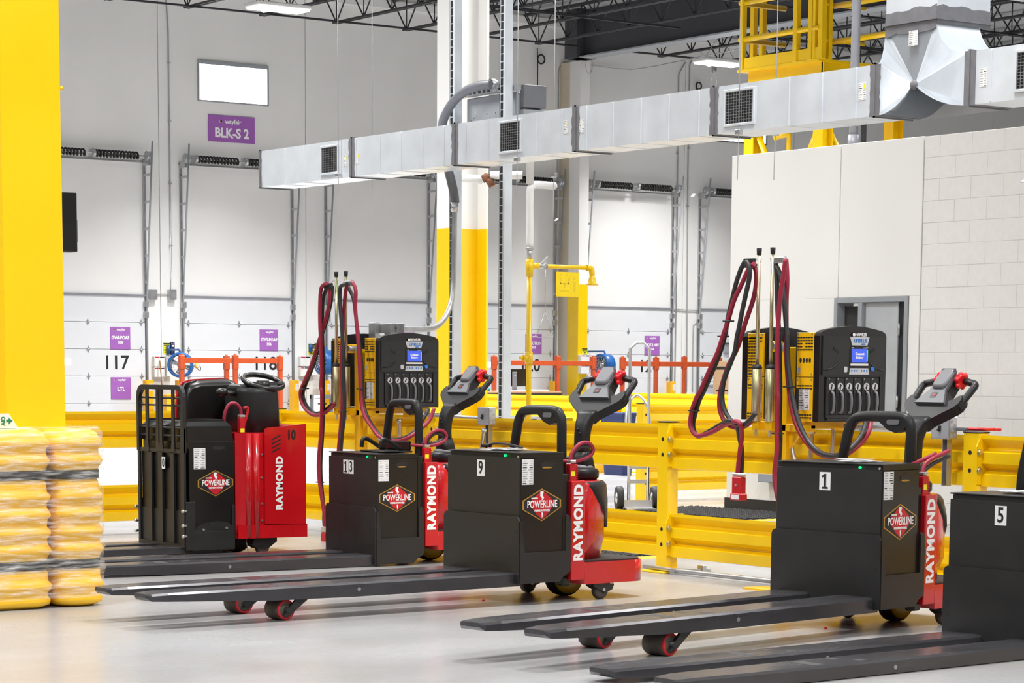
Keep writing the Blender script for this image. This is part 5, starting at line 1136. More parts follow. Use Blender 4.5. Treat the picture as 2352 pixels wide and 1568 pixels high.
# things lying on the trucks' lids
def on_truck(T_, x, y, z): 
    a = T_.rotation_euler.z; return (T_.location.x + x * math.cos(a) - y * math.sin(a), T_.location.y + x * math.sin(a) + y * math.cos(a), z)
for T_, lab, seed, cx, cy in ((T9, 'crumpled white papers on the lid of truck with plate 9', 3, .16, .08), (T1, 'white papers spread on the lid of truck with plate 1', 4, .17, -.08), (T5, 'white sheet on the lid of the cut-off truck', 5, .22, -.02)):
    zl = .905 + .0345 - (.127 if T_ is T5 else 0); p = on_truck(T_, cx, cy, zl)
    t = thing('loose_papers', lab, 'papers', p, T_.rotation_euler.z); rnd = random.Random(seed)
    for k in range(3):
        g = G(); a0 = rnd.uniform(-.5, .5); ox, oy = rnd.uniform(-.05, .05), rnd.uniform(-.12, .12); vs = {}
        for i in range(7):
            for j in range(5):
                u, v_ = (i - 3) * .035, (j - 2) * .05; zz = .003 + .004 * k + .004 * abs(math.sin(i * 1.7 + j + seed))
                vs[i, j] = g.bm.verts.new((ox + u * math.cos(a0) - v_ * math.sin(a0), oy + u * math.sin(a0) + v_ * math.cos(a0), zz))
        for i in range(6):
            for j in range(4): g.bm.faces.new((vs[i, j], vs[i + 1, j], vs[i + 1, j + 1], vs[i, j + 1]))
        bmesh.ops.solidify(g.bm, geom=g.bm.faces[:], thickness=.0008); obj('sheet', g, PAPER, t, True)
p = on_truck(T9, .20, .20, .945)
t = thing('test_lead', 'short black lead with clip on the lid of truck with plate 9', 'cable', p, T9.rotation_euler.z)
obj('lead', G().tube([(0, .02, .02), (.0, -.06, .035), (.03, -.16, .03), (.05, -.27, .012)], .007, 8, 5), RUB, t, True); obj('clip', G().box(-.02, .0, .006, .02, .075, .03, .006), RUB, t, True); obj('red_tip', G().box(-.012, -.0, .002, .012, .03, .008), KNOB, t, True)

# ------------------------------------------------------------------ rider truck with load backrest
RX, RY = 8.557, 16.265
rt = thing('rider_truck', 'red rider pallet truck with steering wheel and black load backrest', 'pallet truck', (RX, RY + .385, 0), 0.0)
def fork2(y0, y1):
    secs = [[(x, y0, .088 - th), (x, y1, .088 - th), (x, y1, .082), (x, y1 - .01, .088), (x, y0 + .01, .088), (x, y0, .082)] for x, th in ((0, .055), (-2.0, .055), (-2.5, .03))]
    obj('fork', G().loft(secs, False), FORKM, rt, True)
fork2(-.345, -.11); fork2(.11, .345)
H = .385
br = obj('load_backrest', G().box(-.03, -H, .075, -.008, -H + .055, .99, .004).box(-.03, H - .035, .075, -.008, H, .99, .004).box(-.03, -H + .055, .075, -.008, H - .035, .105).box(-.03, -H + .055, .795, -.008, H - .035, .825), BLKM, rt, True)
obj('backing_sheet', G().box(-.012, -H + .05, .105, -.006, H - .03, .36), BLKM, br, True); obj('dark_recess', G().box(-.006, -H + .05, .36, -.002, H - .03, .80), BLK, br, True)
for y in (-.19, .0, .18): obj('backrest_slat', G().prism([(y - .03, .105), (y + .03, .105), (y + .03, .80), (y - .03, .80)], lambda a, b, d: V((d, a, b)), -.03, -.012), BLKM, br, True)
for (y0, y1) in ((-.26, -.095), (-.095, .085), (.085, .27)): pass
top = [(-H, .80), (-H, 1.22)] + [(-H + .09 - .09 * math.cos(k * math.pi / 8), 1.22 + .09 * math.sin(k * math.pi / 8)) for k in range(1, 5)] + [(H - .09 + .09 * math.sin(k * math.pi / 8), 1.22 + .09 * math.cos(k * math.pi / 8)) for k in range(0, 5)] + [(H, .80)]
inn = [(a * (.905 if abs(a) > .2 else 1), b - .035 if b > 1.0 else b) for a, b in top]
g = G()
for k in range(len(top) - 1):
    q = [top[k], top[k + 1], inn[k + 1], inn[k]]
    g.prism(q, lambda a, b, d: V((d, a, b)), -.035, -.005)
obj('upper_hoop', g, BLKM, rt, True)
for y in (-.215, -.02, .04, .215): 
    obj('backrest_bar', G().prism([(y - .034, .80), (y + .034, .80), (y + .02, .88), (y + .018, 1.285), (y - .018, 1.285), (y - .02, .88)], lambda a, b, d: V((d, a, b)), -.033, -.02), BLKM, rt, True)
for z in (1.21, 1.155, .985, .925): obj('cross_rod', G().tube([(-.015, -H + .03, z), (-.015, H - .02, z)], .0075, 8), BLKM, rt, True)
for sg in (-1, 1):
    g = G()
    for z in (.36, .25, .17): obj('backrest_bolt', G().cyl((-.05, sg * (H + .012), z), (-.015, sg * (H + .012), z), .009, n=8).cyl((-.055, sg * (H + .012), z), (-.035, sg * (H + .012), z), .014, n=6), ALU, rt, True)
    obj('side_angle', G().box(-.02, sg * (H + .004) - .012, .06, .06, sg * (H + .004) + .012, .43, .004), BLKM, rt, True)
pn = obj('number_plate', plate(G(), (-.0305, -.055, .715), LS, LU, .055, .09, .001), PAPER, rt, True); text('digit', '0', INKB, pn, (-.0316, -.055, .714), LS, LU, .092, .002, sx=.8, local=True)
obj('battery_box', G().box(.02, -H, .10, .405, H, .885, .004), BLK, rt, True)
cv = obj('top_cover', G().loft([[(.0, -H + .005, .885), (.40, -H + .005, .885), (.40, H - .005, .885), (.0, H - .005, .885)], [(.005, -H + .01, 1.0), (.385, -H + .01, 1.0), (.385, H - .01, 1.0), (.005, H - .01, 1.0)], [(.03, -H + .05, 1.035), (.36, -H + .04, 1.035), (.36, H - .04, 1.035), (.03, H - .05, 1.035)]], False), BLK, rt, True)
obj('cover_lip', G().prism([(.02, -.33), (.35, -.33), (.35, .33), (.02, .33), (.02, .30), (.32, .30), (.32, -.30), (.02, -.30)], lambda a, b, d: V((a, b, d)), 1.034, 1.05), BLK, cv, True)
obj('lift_hole', G().prism(circ(.27, .835, .06, 16, .014), lambda a, b, d: V((a, -H - d, b)), .0004, .002), INKB, rt, True)
data_label(rt, (.105, -H - .0005, .755), LX, LU, .10, .16, True, rows=11, seed=77)
eo = V((.24, -H - .001, .565))
hexo = lambda s: [(-.152 * s, .030 * s), (0, .102 * s), (.152 * s, .030 * s), (.152 * s, -.018 * s), (0, -.10 * s), (-.152 * s, -.026 * s)]
em = obj('emblem', poly_plate(G(), eo, LX, LU, hexo(1.0), .0012), GOLDI, rt, True)
obj('emblem_field', poly_plate(G(), eo, LX, LU, hexo(.93), .0008, .0012), INKB, em, True); obj('emblem_diamond', poly_plate(G(), eo, LX, LU, [(-.105, .012), (-.035, .068), (0, .090), (.035, .068), (.105, .012), (.04, -.06), (0, -.087), (-.04, -.06)], .0008, .002), INKR, em, True)
obj('emblem_bolt', poly_plate(G(), eo, LX, LU, [(-.014, .084), (.012, .083), (.005, .06), (.015, .045), (.006, .032), (-.004, .032), (.0, .04), (-.015, .055)], .0008, .0028), INKW, em, True)
text('emblem_text', 'POWERLINE', INKW, em, eo + V((0, -.0036, .004)), LX, LU, .062, .0010, sx=.70, local=True); text('emblem_text', 'PREMIUM POWER', INKW, em, eo + V((0, -.0036, -.034)), LX, LU, .018, .0006, sx=.85, local=True); text('emblem_text', 'HAWKER', INKW, em, eo + V((-.06, -.0036, .042)), LX, LU, .012, .0006, local=True)
cp_ = obj('carriage_side', G().box(.04, -H - .014, .06, .40, -H - .002, .20, .003).box(.375, -H - .014, .20, .40, -H - .002, .40, .003).box(.04, H + .002, .06, .40, H + .014, .20, .003).box(.09, -.33, .0, .32, .33, .06).box(.04, -H, .05, .40, H, .06), BLKM, rt, True)
g = G().prism([(.055, .20), (.385, .20), (.385, .235), (.34, .265), (.25, .278), (.14, .268), (.065, .235)], lambda a, b, d: V((a, -H - d, b)), .003, .012)
hp = obj('handle_plate', g, BLKM, rt, True); obj('hand_hole', G().prism(rrect(.10, .028, .012, 3), lambda a, b, d: V((.22 + a, -H - .0125 - d, .252 + b)), 0, .0008), INKB, hp, True); obj('plate_bolt', G().cyl((.125, -H - .012, .215), (.125, -H - .022, .215), .01, n=8).cyl((.325, -H - .012, .222), (.325, -H - .022, .222), .01, n=8), ALU, hp, True)
# red body
body = [(.425, -.36), (.50, -H), (.60, -H), (.66, -H + .004), (1.03, -H), (1.06, -.32), (1.06, .36), (.425, .36)]
secs = [[(x, y, z) for x, y in body] for z in (.135, .25, .945)]
rb = obj('red_body', G().loft(secs, False), RED, rt, True)
obj('body_flute', G().tube([(.53, -H + .012, .14), (.53, -H + .012, .94)], .03, 12).tube([(.60, -H + .012, .14), (.60, -H + .012, .94)], .03, 12), RED, rb, True)
obj('side_panel', G().prism([(.665, .245), (1.03, .232), (1.035, 1.012), (.70, .985), (.672, .975), (.665, .95)], lambda a, b, d: V((a, -H - d, b)), .0, .016), RED, rb, True)
obj('skirt', G().prism([(.43, .135), (1.045, .13), (1.045, .232), (.43, .235)], lambda a, b, d: V((a, -H - d, b)), .0, .012), RED, rb, True)
obj('rear_panel', G().box(1.05, -.33, .13, 1.08, .36, 1.0, .012), RED, rb, True)
g = G()
for z in (.78, .60, .40, .27): g.cyl((.645, -H - .001, z), (.645, -H - .008, z), .008, n=8)
obj('panel_screw', g, ALU, rb, True, kind='stuff'); g = G()
for k in range(4): z = .79 + k * .032; g.prism([(.725, z), (.805, z + .035), (.805, z + .046), (.725, z + .011)], lambda a, b, d: V((a, -H - .0165 - d, b)), 0, .001)
obj('vent_slots', g, INKB, rb, True, kind='stuff')
text('name_print', 'RAYMOND', INKW, rb, (.795, -H - .017, .555), LU, -LX, .083, .004, sx=.94, local=True, space=1.10)
text('number_print', '10', INKB, rb, (.90, -H - .017, .925), LX, LU, .10, .004, sx=.8, local=True)
colm = obj('control_column', G().loft([[(.60 + (1 - s) * .05 + a * s, b * s, z) for a, b in ((0, -.12), (.04, -.20), (.10, -.24), (.29, -.23), (.36, -.12), (.36, .12), (.30, .24), (.10, .24), (0, .12))] for z, s in ((.93, 1.0), (1.1, .99), (1.25, .96), (1.285, .92))], True), CHAR, rt, True)
obj('column_horn', G().box(.60, -.10, 1.20, .80, .10, 1.315, .03, 2), CHAR, rt, True)
sw = obj('steering_wheel', G().tube([(.155 * math.cos(k * .2618), .155 * math.sin(k * .2618), .055 * math.sin(k * .2618)) for k in range(24)], .021, 12, closed=True), BLK, rt, True); sw.location = (.845, -.06, 1.335)
obj('wheel_spoke', G().loft([[(-.14, -.03, -.03), (-.14, .03, -.03), (.14, .03, -.03), (.14, -.03, -.03)], [(-.15, -.02, .0), (-.15, .02, .0), (.15, .02, .0), (.15, -.02, .0)]], False).cyl((0, 0, -.06), (0, 0, .01), .06, .05, n=14), BLK, sw, True); obj('spinner_knob', G().ball((.10, -.10, -.02), .025, 10), BLK, sw, True)
lv = obj('control_lever', G().tube([(.66, -.05, 1.235), (.55, -.07, 1.245), (.50, -.08, 1.245)], .02, 10), BLK, rt, True); obj('lever_knob', G().ball((.465, -.085, 1.255), .04, 14, (1.3, .9, .8)), BLK, lv, True)
pad = [(.35, .90), (.33, 1.0), (.35, 1.26), (.39, 1.32), (.47, 1.34), (.74, 1.355), (.82, 1.335), (.88, 1.25), (.90, .95)]
obj('back_pad', G().loft([[(x, .36 + d, z) for x, z in pad] for d in (0, .05)], False), BLK, rt, True); obj('pad_bolster', G().loft([[(x * .94 + .045, .36 - d, 1.11 + (z - 1.11) * k) for x, z in pad] for d, k in ((0, 1), (.05, .92), (.07, .8))]), BLK, rt, True)
obj('pad_shell', G().prism([(x * 1.03 - .02, 1.1 + (z - 1.1) * 1.04) for x, z in pad], lambda a, b, d: V((a, d, b)), .412, .44), RED, rt, True)
cn = obj('battery_connector', G().box(.475, -H + .03, .945, .52, -H + .075, 1.06, .004), CONR, rt, True); obj('connector_handle', G().tube([(.52, -H + .05, 1.0), (.555, -H + .05, 1.12), (.545, -H + .05, 1.14), (.515, -H + .05, 1.135)], .011, 8, 3), CONR, cn, True); obj('cable_clamp', G().box(.477, -H + .028, 1.063, .522, -H + .078, 1.085, .005), ALU, cn, True)
obj('yellow_tag', plate(G(), (.495, -H + .0298, .965), LX, LU, .035, .03, .0008), INKY, cn, True)
L1 = [(.495, -H + .05, 1.08), (.49, -H + .05, 1.13), (.45, -H + .05, 1.17), (.40, -H + .06, 1.165), (.365, -H + .07, 1.10), (.36, -H + .08, 1.02)]
obj('red_cable', G().tube(L1, .0125, 10, 5), CBR, rt, True); obj('black_cable', G().tube([(x + .018, y + .03, z - .014) for x, y, z in L1], .0125, 10, 5), CBB, rt, True)
dw = obj('drive_wheel', G().lathe([(.06, -.05), (.12, -.048), (.13, -.035), (.13, .035), (.12, .048), (.06, .05)], (.62, 0, .13), 'y', 26), RUB, rt, True)
for cy_ in (-.30, .30):
    cb = obj('caster_bracket', G().prism([(.60, .13), (.80, .14), (.80, .10), (.72, .045), (.62, .05), (.58, .08)], lambda a, b, d: V((a, cy_ + d, b)), -.045, .045), BLKM, rt, True); obj('caster_wheel', G().lathe([(.02, -.03), (.048, -.03), (.054, -.02), (.054, .02), (.048, .03), (.02, .03)], (.69, cy_, .054), 'y', 16), TYRE, cb, True)
obj('ground_wire', G().tube([(.53, -.33, .14), (.545, -.345, .012)], .003, 5).box(.53, -.355, 0, .56, -.33, .012), ZINC, rt, True)
for sy in (-.23, .23): obj('load_wheel', G().cyl((-1.9, sy - .07, .042), (-1.9, sy + .07, .042), .042, n=16), TYRE, rt, True)

# ------------------------------------------------------------------ charging stations
CXF = 10.55          # plane of the yellow side panels facing the trucks
def station(ya, label, mirror_label, cables):
    """two back-to-back chargers on a yellow stand; ya = Y of the front of the near unit"""
    def unit(lab, sgn, y0, near):
        t = thing('battery_charger', lab, 'charger', (CXF, y0, 1.12), 0, 'battery chargers')
        Y = lambda d: y0 + sgn * d
        x0, x1, z0, z1 = CXF, CXF + .585, 1.125, 1.70
        arch = [(x0, z0), (x1, z0), (x1, z1 - .03), (x1 - .012, z1 - .008), (x1 - .04, z1 + .006)] + [(x1 - .04 - (x1 - x0 - .08) * k / 8, z1 + .006 + .030 * math.sin(math.pi * k / 8)) for k in range(1, 8)] + [(x0 + .04, z1 + .006), (x0 + .012, z1 - .008), (x0, z1 - .03)]
        g = G().prism(arch, lambda a, b, d: V((a, Y(d), b)), 0.012, .065)
        g.prism([(x0 + .012, z0 + .01), (x1 - .012, z0 + .01), (x1 - .012, z1 - .01), (x0 + .012, z1 - .01)], lambda a, b, d: V((a, Y(d), b)), .065, .24)
        hs = obj('housing', g, BLK, t)
        sp = obj('side_panel', G().box(x0 - .002, min(Y(.068), Y(.225)), z0 - .005, x0 + .012, max(Y(.068), Y(.225)), 1.405, .002).box(x0 - .002, min(Y(.068), Y(.225)), 1.409, x0 + .012, max(Y(.068), Y(.225)), z1 - .008, .002), CHY, t)
        g = G()
        def slot(d, z, w_=.022, h_=.009): a, b = sorted((Y(d - w_ / 2), Y(d + w_ / 2))); g.box(x0 - .0028, a, z - h_ / 2, x0 - .0015, b, z + h_ / 2)
        for r in range(5 if near else 13):
            for c in range(6 if near else 3): 
                if not (near and r in (2, 3) and c == 3): slot(.085 + c * .025, 1.66 - r * .0195)
        if not near:
            for c in range(5): slot(.10 + c * .025, 1.66); slot(.10 + c * .025, 1.6405)
        for zz in (1.352, 1.333, 1.165, 1.147):
            for c in range(6): slot(.085 + c * .025, zz)
        if near:
            for c in range(4): g.prism(circ(.10 + c * .029, 1.515, .0105, 12, .017), lambda a, b, d: V((x0 - .0015 - d, Y(a), b)), 0, .0013)
        obj('vent_slots', g, INKB, sp, kind='stuff')
        g = G()
        for d in (.082, .212):
            for zz in (1.682, 1.425, 1.39, 1.14): g.cyl((x0 - .002, Y(d), zz), (x0 - .005, Y(d), zz), .0055, n=8)
        obj('panel_screw', g, GREYD, sp, kind='stuff')
        if near:
            data_label(t, (x0 - .0022, Y(.148), 1.262), LS, UP, .10, .135, rows=12, seed=int(y0 * 10)); obj('label_band', plate(G(), (x0 - .0022, Y(.208), 1.262), LS, UP, .026, .14, .0018), INKB, t)
            obj('socket', plate(G(), (x0 - .0022, Y(.20), 1.452), LS, UP, .022, .034, .002), GREYP, t)
        obj('power_inlet', G().box(x0 + .02, min(Y(.225), Y(.245)), 1.15, x0 + .2, max(Y(.225), Y(.245)), 1.62), BLKM, t)
        yf = Y(.012)
        obj('fascia', G().prism([(x0 + .02, 1.42), (x1 - .02, 1.42), (x1 - .02, z1 - .03), (x0 + .02, z1 - .03)], lambda a, b, d: V((a, yf - sgn * d, b)), 0, .010), BLKM, t)
        if not near: return t
        yq = yf - .0105
        for xx, dx in ((x0 + .06, 1), (x1 - .06, -1)):
            obj('fascia_groove', G().tube([(xx - dx * .03, yq, 1.452), (xx + dx * .045, yq, 1.465), (xx + dx * .095, yq, 1.50)], .006, 6), CHAR, t)
            obj('latch_dent', G().prism([(0, 0), (.045, -.02), (.045, -.04), (0, -.02)], lambda a, b, d: V((xx + dx * (.05 + a), yq - d, 1.60 + b)), 0, .002), CHAR, t)
        cx = x0 + .335
        text('name_print', 'HAWKER', INKW, t, (cx + .012, yq - .0005, 1.680), PX, UP, .030, .0006, sx=.8); obj('logo_disc', G().cyl((cx - .050, yq, 1.680), (cx - .050, yq - .002, 1.680), .011, n=16), INKW, t)
        bd = obj('badge', G().prism([(-.085, .028), (.085, .028), (.068, -.026), (-.068, -.026)], lambda a, b, d: V((cx + a, yq - d, 1.638 + b)), 0, .004), ALU, t); text('badge_text', 'LIFEPLUS', INKBL, bd, (cx + .005, yq - .0046, 1.640), PX, UP, .034, .0006, sx=.85)
        text('badge_text', 'MOD3', INKBL, bd, (cx + .03, yq - .0046, 1.620), PX, UP, .013, .0005)
        sc = obj('screen', G().box(cx - .082, yq - .004, 1.475, cx + .082, yq, 1.604, .003), BLK, t)
        obj('display', G().box(cx - .068, yq - .005, 1.504, cx + .068, yq - .0042, 1.590), SCREEN, sc)
        text('screen_text', 'Connect', INKW, sc, (cx, yq - .0054, 1.558), PX, UP, .022, .001); text('screen_text', 'Battery', INKW, sc, (cx, yq - .0054, 1.535), PX, UP, .022, .001)
        obj('status_bar', G().box(cx - .078, yq - .0052, 1.483, cx + .078, yq - .0042, 1.496), PAPER, sc); obj('status_icons', G().box(cx + .03, yq - .0052, 1.594, cx + .07, yq - .0042, 1.598).box(cx - .07, yq - .0052, 1.594, cx - .05, yq - .0042, 1.599), PAPER, sc, kind='stuff'); obj('progress_arc', G().box(cx + .068, yq - .0055, 1.51, cx + .0715, yq - .0042, 1.585), LEDG, sc)
        kp = obj('key_strip', G().prism([(-.08, .018), (.08, .018), (.088, -.022), (-.088, -.022)], lambda a, b, d: V((cx + a, yq - d, 1.448 + b)), 0, .004), ALU, t)
        g = G()
        for k in range(6): q = cx - .062 + k * .0235 + (.012 if k > 2 else -.004); g.cyl((q, yq - .004, 1.450), (q, yq - .0055, 1.450), .0065, n=10)
        obj('keys', g, INKBL, kp, kind='stuff')
        obj('usb_port', G().prism(rrect(.030, .036, .008, 3), lambda a, b, d: V((cx - .118 + a, yq - d, 1.458 + b)), 0, .003), ALU, t); obj('stop_button', G().cyl((cx + .118, yq, 1.462), (cx + .118, yq - .008, 1.462), .015, n=16), INKBL, t)
        # six modules in the lower bay
        obj('bay_frame', G().box(x0 + .055, yf - .012, 1.15, x0 + .065, yf, 1.41).box(x1 - .06, yf - .012, 1.15, x1 - .045, yf, 1.41).box(x0 + .065, yf - .012, 1.145, x1 - .06, yf, 1.165).box(x0 + .065, yf - .016, 1.132, x1 - .06, yf, 1.142), BLKM, t)
        mw = (x1 - .06 - x0 - .065) / 6
        for k in range(6):
            mx = x0 + .065 + mw * (k + .5)
            md = obj('charger_module', G().box(mx - mw / 2 + .0015, yf - .006, 1.167, mx + mw / 2 - .0015, yf + .004, 1.408, .002), BLK, t)
            obj('module_disc', G().cyl((mx, yf - .006, 1.348), (mx, yf - .0085, 1.348), .0245, n=20), ALU, md); obj('disc_mark', G().prism([(-.004, -.018), (.003, -.018), (.004, -.002), (.012, .006), (.002, .018), (-.003, .018), (-.003, .002), (-.012, -.006)], lambda a, b, d: V((mx + a, yf - .0087 - d, 1.348 + b)), 0, .0006), INKB, md)
            obj('module_handle', G().tube([(mx + .002, yf - .006, 1.312), (mx + .006, yf - .020, 1.302), (mx + .008, yf - .026, 1.25), (mx + .006, yf - .020, 1.19), (mx + .001, yf - .006, 1.178)], .0085, 8, 4), GREYD, md); obj('finger_recess', G().prism([(-.024, 1.305), (.010, 1.308), (.014, 1.24), (.008, 1.18), (-.018, 1.176)], lambda a, b, d: V((mx + a, yf - .0062 - d, b)), 0, .0006), INKB, md)
            obj('module_screw', G().cyl((mx - .022, yf - .006, 1.397), (mx - .022, yf - .009, 1.397), .0035, n=6), ALU, md)
        return t
    ua = unit(label, 1, ya, True)
    ub = unit(mirror_label, -1, ya + .775, False)
    w_ = 'right' if ya < 14 else 'left'
    s = thing('charger_stand', 'yellow steel stand carrying the %s pair of chargers' % w_, 'stand', (CXF + .1, ya + .37, 0), 0, 'charger stands')
    for x, y in ((CXF + .05, ya + .37), (CXF + .53, ya + .37)):
        obj('stand_post', G().box(x - .04, y - .04, .012, x + .04, y + .04, 1.60, .004), CHY, s); obj('foot_plate', G().box(x - .09, y - .3, 0, x + .09, y + .3, .012), CHY, s)
    obj('cross_beam', G().box(CXF + .02, ya + .10, 1.076, CXF + .56, ya + .16, 1.122, .003).box(CXF + .02, ya + .60, 1.076, CXF + .56, ya + .66, 1.122, .003).box(CXF + .01, ya + .10, 1.055, CXF + .06, ya + .66, 1.10, .003), CHY, s)
    obj('gusset', G().prism([(0, 0), (.12, 0), (0, -.12)], lambda a, b, d: V((CXF + .05 + d, ya + .41 + a, 1.058 + b)), -.01, .01), CHY, s); obj('gusset', G().prism([(0, 0), (-.12, 0), (0, -.12)], lambda a, b, d: V((CXF + .05 + d, ya + .33 + a, 1.058 + b)), -.01, .01), CHY, s)
    obj('pivot_bracket', G().box(CXF - .0, ya + .42, 1.57, CXF + .05, ya + .50, 1.64, .003), CHY, s); obj('pivot_bolt', G().cyl((CXF + .0, ya + .395, 1.605), (CXF - .06, ya + .395, 1.605), .022, n=14).cyl((CXF + .0, ya + .33, 1.60), (CXF - .012, ya + .33, 1.60), .034, n=16), ZINC, s)
    return ua, ub, s
station(11.425, 'black and yellow charger facing the wall switch, right station', 'yellow-sided charger behind the cable poles, right station', 0)
station(16.69, 'black and yellow charger above the tiller of the lowered truck', 'yellow-sided charger behind the cable poles, left station', 0)
CP = CXF - .07
def cable_pole(p, label, kx):
    x, y = p[0], p[1]
    t = thing('cable_pole', label, 'cable support', (x, y, 1.1), 0, 'cable balancer poles')
    obj('balancer_tube', G().lathe([(.030, 1.118), (.0335, 1.122), (.0335, 1.456), (.030, 1.46)], (x, y, 0), n=8 if False else 18), BRASS, t)
    obj('tube_cap', G().lathe([(.034, 1.458), (.034, 1.468), (.026, 1.485), (.014, 1.488)], (x, y, 0), n=16), RUB, t)
    obj('pole', G().cyl((x, y, 1.48), (x, y, 2.20), .0125, n=12), BRASS, t); obj('pole_cap', G().lathe([(.0155, 2.195), (.0175, 2.235), (.016, 2.238)], (x, y, 0), n=14), RUB, t)
    obj('mount_tab', G().box(x - .012, y - .03, 1.06, CXF + .03, y + .03, 1.118, .003), CHY, t); obj('mount_rod', G().cyl((x, y, 1.02), (x, y, 1.118), .008, n=8), ZINC, t)
    obj('ring_clip', G().tube([V((x, y, 2.165)) + V((.0, .022 * math.cos(a * .7854), .022 * math.sin(a * .7854))) for a in range(8)], .003, 5, closed=True).tube([(x, y + kx * .02, 2.165), (x - .01, y + kx * .05, 2.16), (x - .02, y + kx * .06, 2.13)], .003, 5, 3), ZINC, t)
    return t
def clampbar(t, p, q, m): 
    p, q = V(p), V(q); obj('cable_clamp', G().tube([p, q], .016, 8).box(min(p.x, q.x) - .02, min(p.y, q.y) - .0, min(p.z, q.z) - .012, max(p.x, q.x) + .006, max(p.y, q.y) + .0, max(p.z, q.z) + .012, .004), m, t)
def cable(name, pts, m, r=.0165):
    g = G().tube(pts, r, 10, 4); return obj(name, g, m, None)
def cable_set(label, lines, ties=(), extra=None):
    t = thing('charging_cable', label, 'cable', lines[0][1][0], 0, 'charging cables')
    for nm, pts in lines: obj('red_cable' if nm == 'r' else 'black_cable', G().tube(pts, .0158, 10, 4), CBR if nm == 'r' else CBB, t)
    for p in ties: p = V(p); obj('cable_tie', G().box(p.x - .022, p.y - .036, p.z - .005, p.x + .022, p.y + .036, p.z + .005, .002), INKB, t)
    return t
t = cable_pole((10.480, 11.958, 1.469), 'gold cable pole nearest the knotted cables, right station', 1); clampbar(t, (10.440, 12.043, 2.160), (10.440, 11.948, 2.124), RUB)
t = cable_pole((10.480, 11.825, 1.470), 'gold cable pole beside the straight hanging cables, right station', -1); clampbar(t, (10.440, 11.749, 2.145), (10.440, 11.658, 2.159), ALU)
t = cable_pole((10.480, 17.251, 1.463), 'gold cable pole nearest the long cable loop, left station', 1); clampbar(t, (10.440, 17.356, 2.132), (10.440, 17.244, 2.108), RUB)
t = cable_pole((10.480, 17.099, 1.464), 'second gold cable pole from the loop, left station', -1); clampbar(t, (10.440, 17.051, 2.125), (10.440, 16.922, 2.143), ALU)
t = cable_set('red and black cables looping to a knot, ending in a hanging red plug', [
 ('r', [(10.420, 11.934, 2.134), (10.420, 11.980, 2.113), (10.420, 12.010, 2.077), (10.420, 12.061, 2.000), (10.420, 12.131, 1.903), (10.420, 12.188, 1.770), (10.420, 12.237, 1.671), (10.420, 12.285, 1.571), (10.420, 12.367, 1.450), (10.420, 12.458, 1.314), (10.420, 12.498, 1.267), (10.420, 12.546, 1.175), (10.420, 12.558, 1.079), (10.420, 12.515, 1.021), (10.420, 12.451, 1.010), (10.420, 12.334, 1.037), (10.420, 12.221, 1.080), (10.380, 12.082, 1.112), (10.370, 12.009, 1.111), (10.380, 11.992, 1.080), (10.420, 12.028, 1.011), (10.420, 12.043, 0.930), (10.420, 12.058, 0.832), (10.420, 12.064, 0.757)]),
 ('b', [(10.450, 12.059, 2.161), (10.450, 12.105, 2.101), (10.450, 12.147, 2.017), (10.450, 12.185, 1.910), (10.450, 12.224, 1.791), (10.450, 12.256, 1.663), (10.450, 12.302, 1.557), (10.450, 12.371, 1.442), (10.450, 12.458, 1.308), (10.450, 12.502, 1.249), (10.450, 12.545, 1.155), (10.450, 12.566, 1.072), (10.450, 12.523, 1.006), (10.450, 12.433, 1.026), (10.450, 12.288, 1.084), (10.380, 12.124, 1.117), (10.380, 12.063, 1.110), (10.420, 12.073, 1.075), (10.450, 12.088, 1.009), (10.450, 12.060, 0.929), (10.450, 12.057, 0.832), (10.450, 12.064, 0.757)]),
 ], [(10.420, 12.184, 1.770), (10.420, 12.523, 1.176), (10.440, 12.258, 1.671)])
pl = V((10.420, 12.050, 0.701))
cn = obj('battery_plug', G().box(pl.x - .025, pl.y - .045, pl.z - .07, pl.x + .025, pl.y + .045, pl.z + .05, .005).box(pl.x - .03, pl.y - .055, pl.z - .105, pl.x + .03, pl.y + .055, pl.z - .06, .005), CONR, t); obj('plug_clamp', G().box(pl.x - .02, pl.y - .05, pl.z + .05, pl.x + .02, pl.y + .05, pl.z + .075, .006), ALU, cn); obj('plug_label', plate(G(), (pl.x - .031, pl.y, pl.z - .083), LS, UP, .08, .03, .001), PAPER, cn); obj('plug_screw', G().cyl((pl.x - .026, pl.y, pl.z - .005), (pl.x - .03, pl.y, pl.z - .005), .009, n=10), ALU, cn)
t = cable_set('second red and black cable pair hanging in a long loop, right station', [
 ('b', [(10.400, 11.993, 2.152), (10.400, 11.962, 2.117), (10.400, 11.958, 2.050), (10.400, 11.987, 1.953), (10.400, 12.023, 1.836), (10.400, 12.050, 1.734), (10.400, 12.074, 1.653), (10.400, 12.090, 1.573), (10.400, 12.131, 1.494), (10.400, 12.175, 1.422), (10.400, 12.202, 1.351), (10.400, 12.211, 1.273), (10.400, 12.189, 1.196), (10.400, 12.137, 1.135), (10.400, 12.064, 1.096), (10.400, 11.982, 1.097), (10.400, 11.913, 1.139), (10.400, 11.871, 1.173)]),
 ('r', [(10.470, 12.001, 2.123), (10.470, 11.972, 2.083), (10.470, 11.976, 1.980), (10.470, 12.006, 1.887), (10.470, 12.063, 1.775), (10.470, 12.109, 1.671), (10.470, 12.154, 1.583), (10.470, 12.228, 1.489), (10.470, 12.277, 1.396), (10.470, 12.312, 1.306), (10.470, 12.321, 1.220), (10.470, 12.293, 1.145), (10.470, 12.238, 1.092), (10.470, 12.144, 1.070), (10.470, 12.062, 1.081), (10.470, 11.984, 1.120), (10.470, 11.942, 1.166)]),
 ], [(10.440, 12.262, 1.313)])
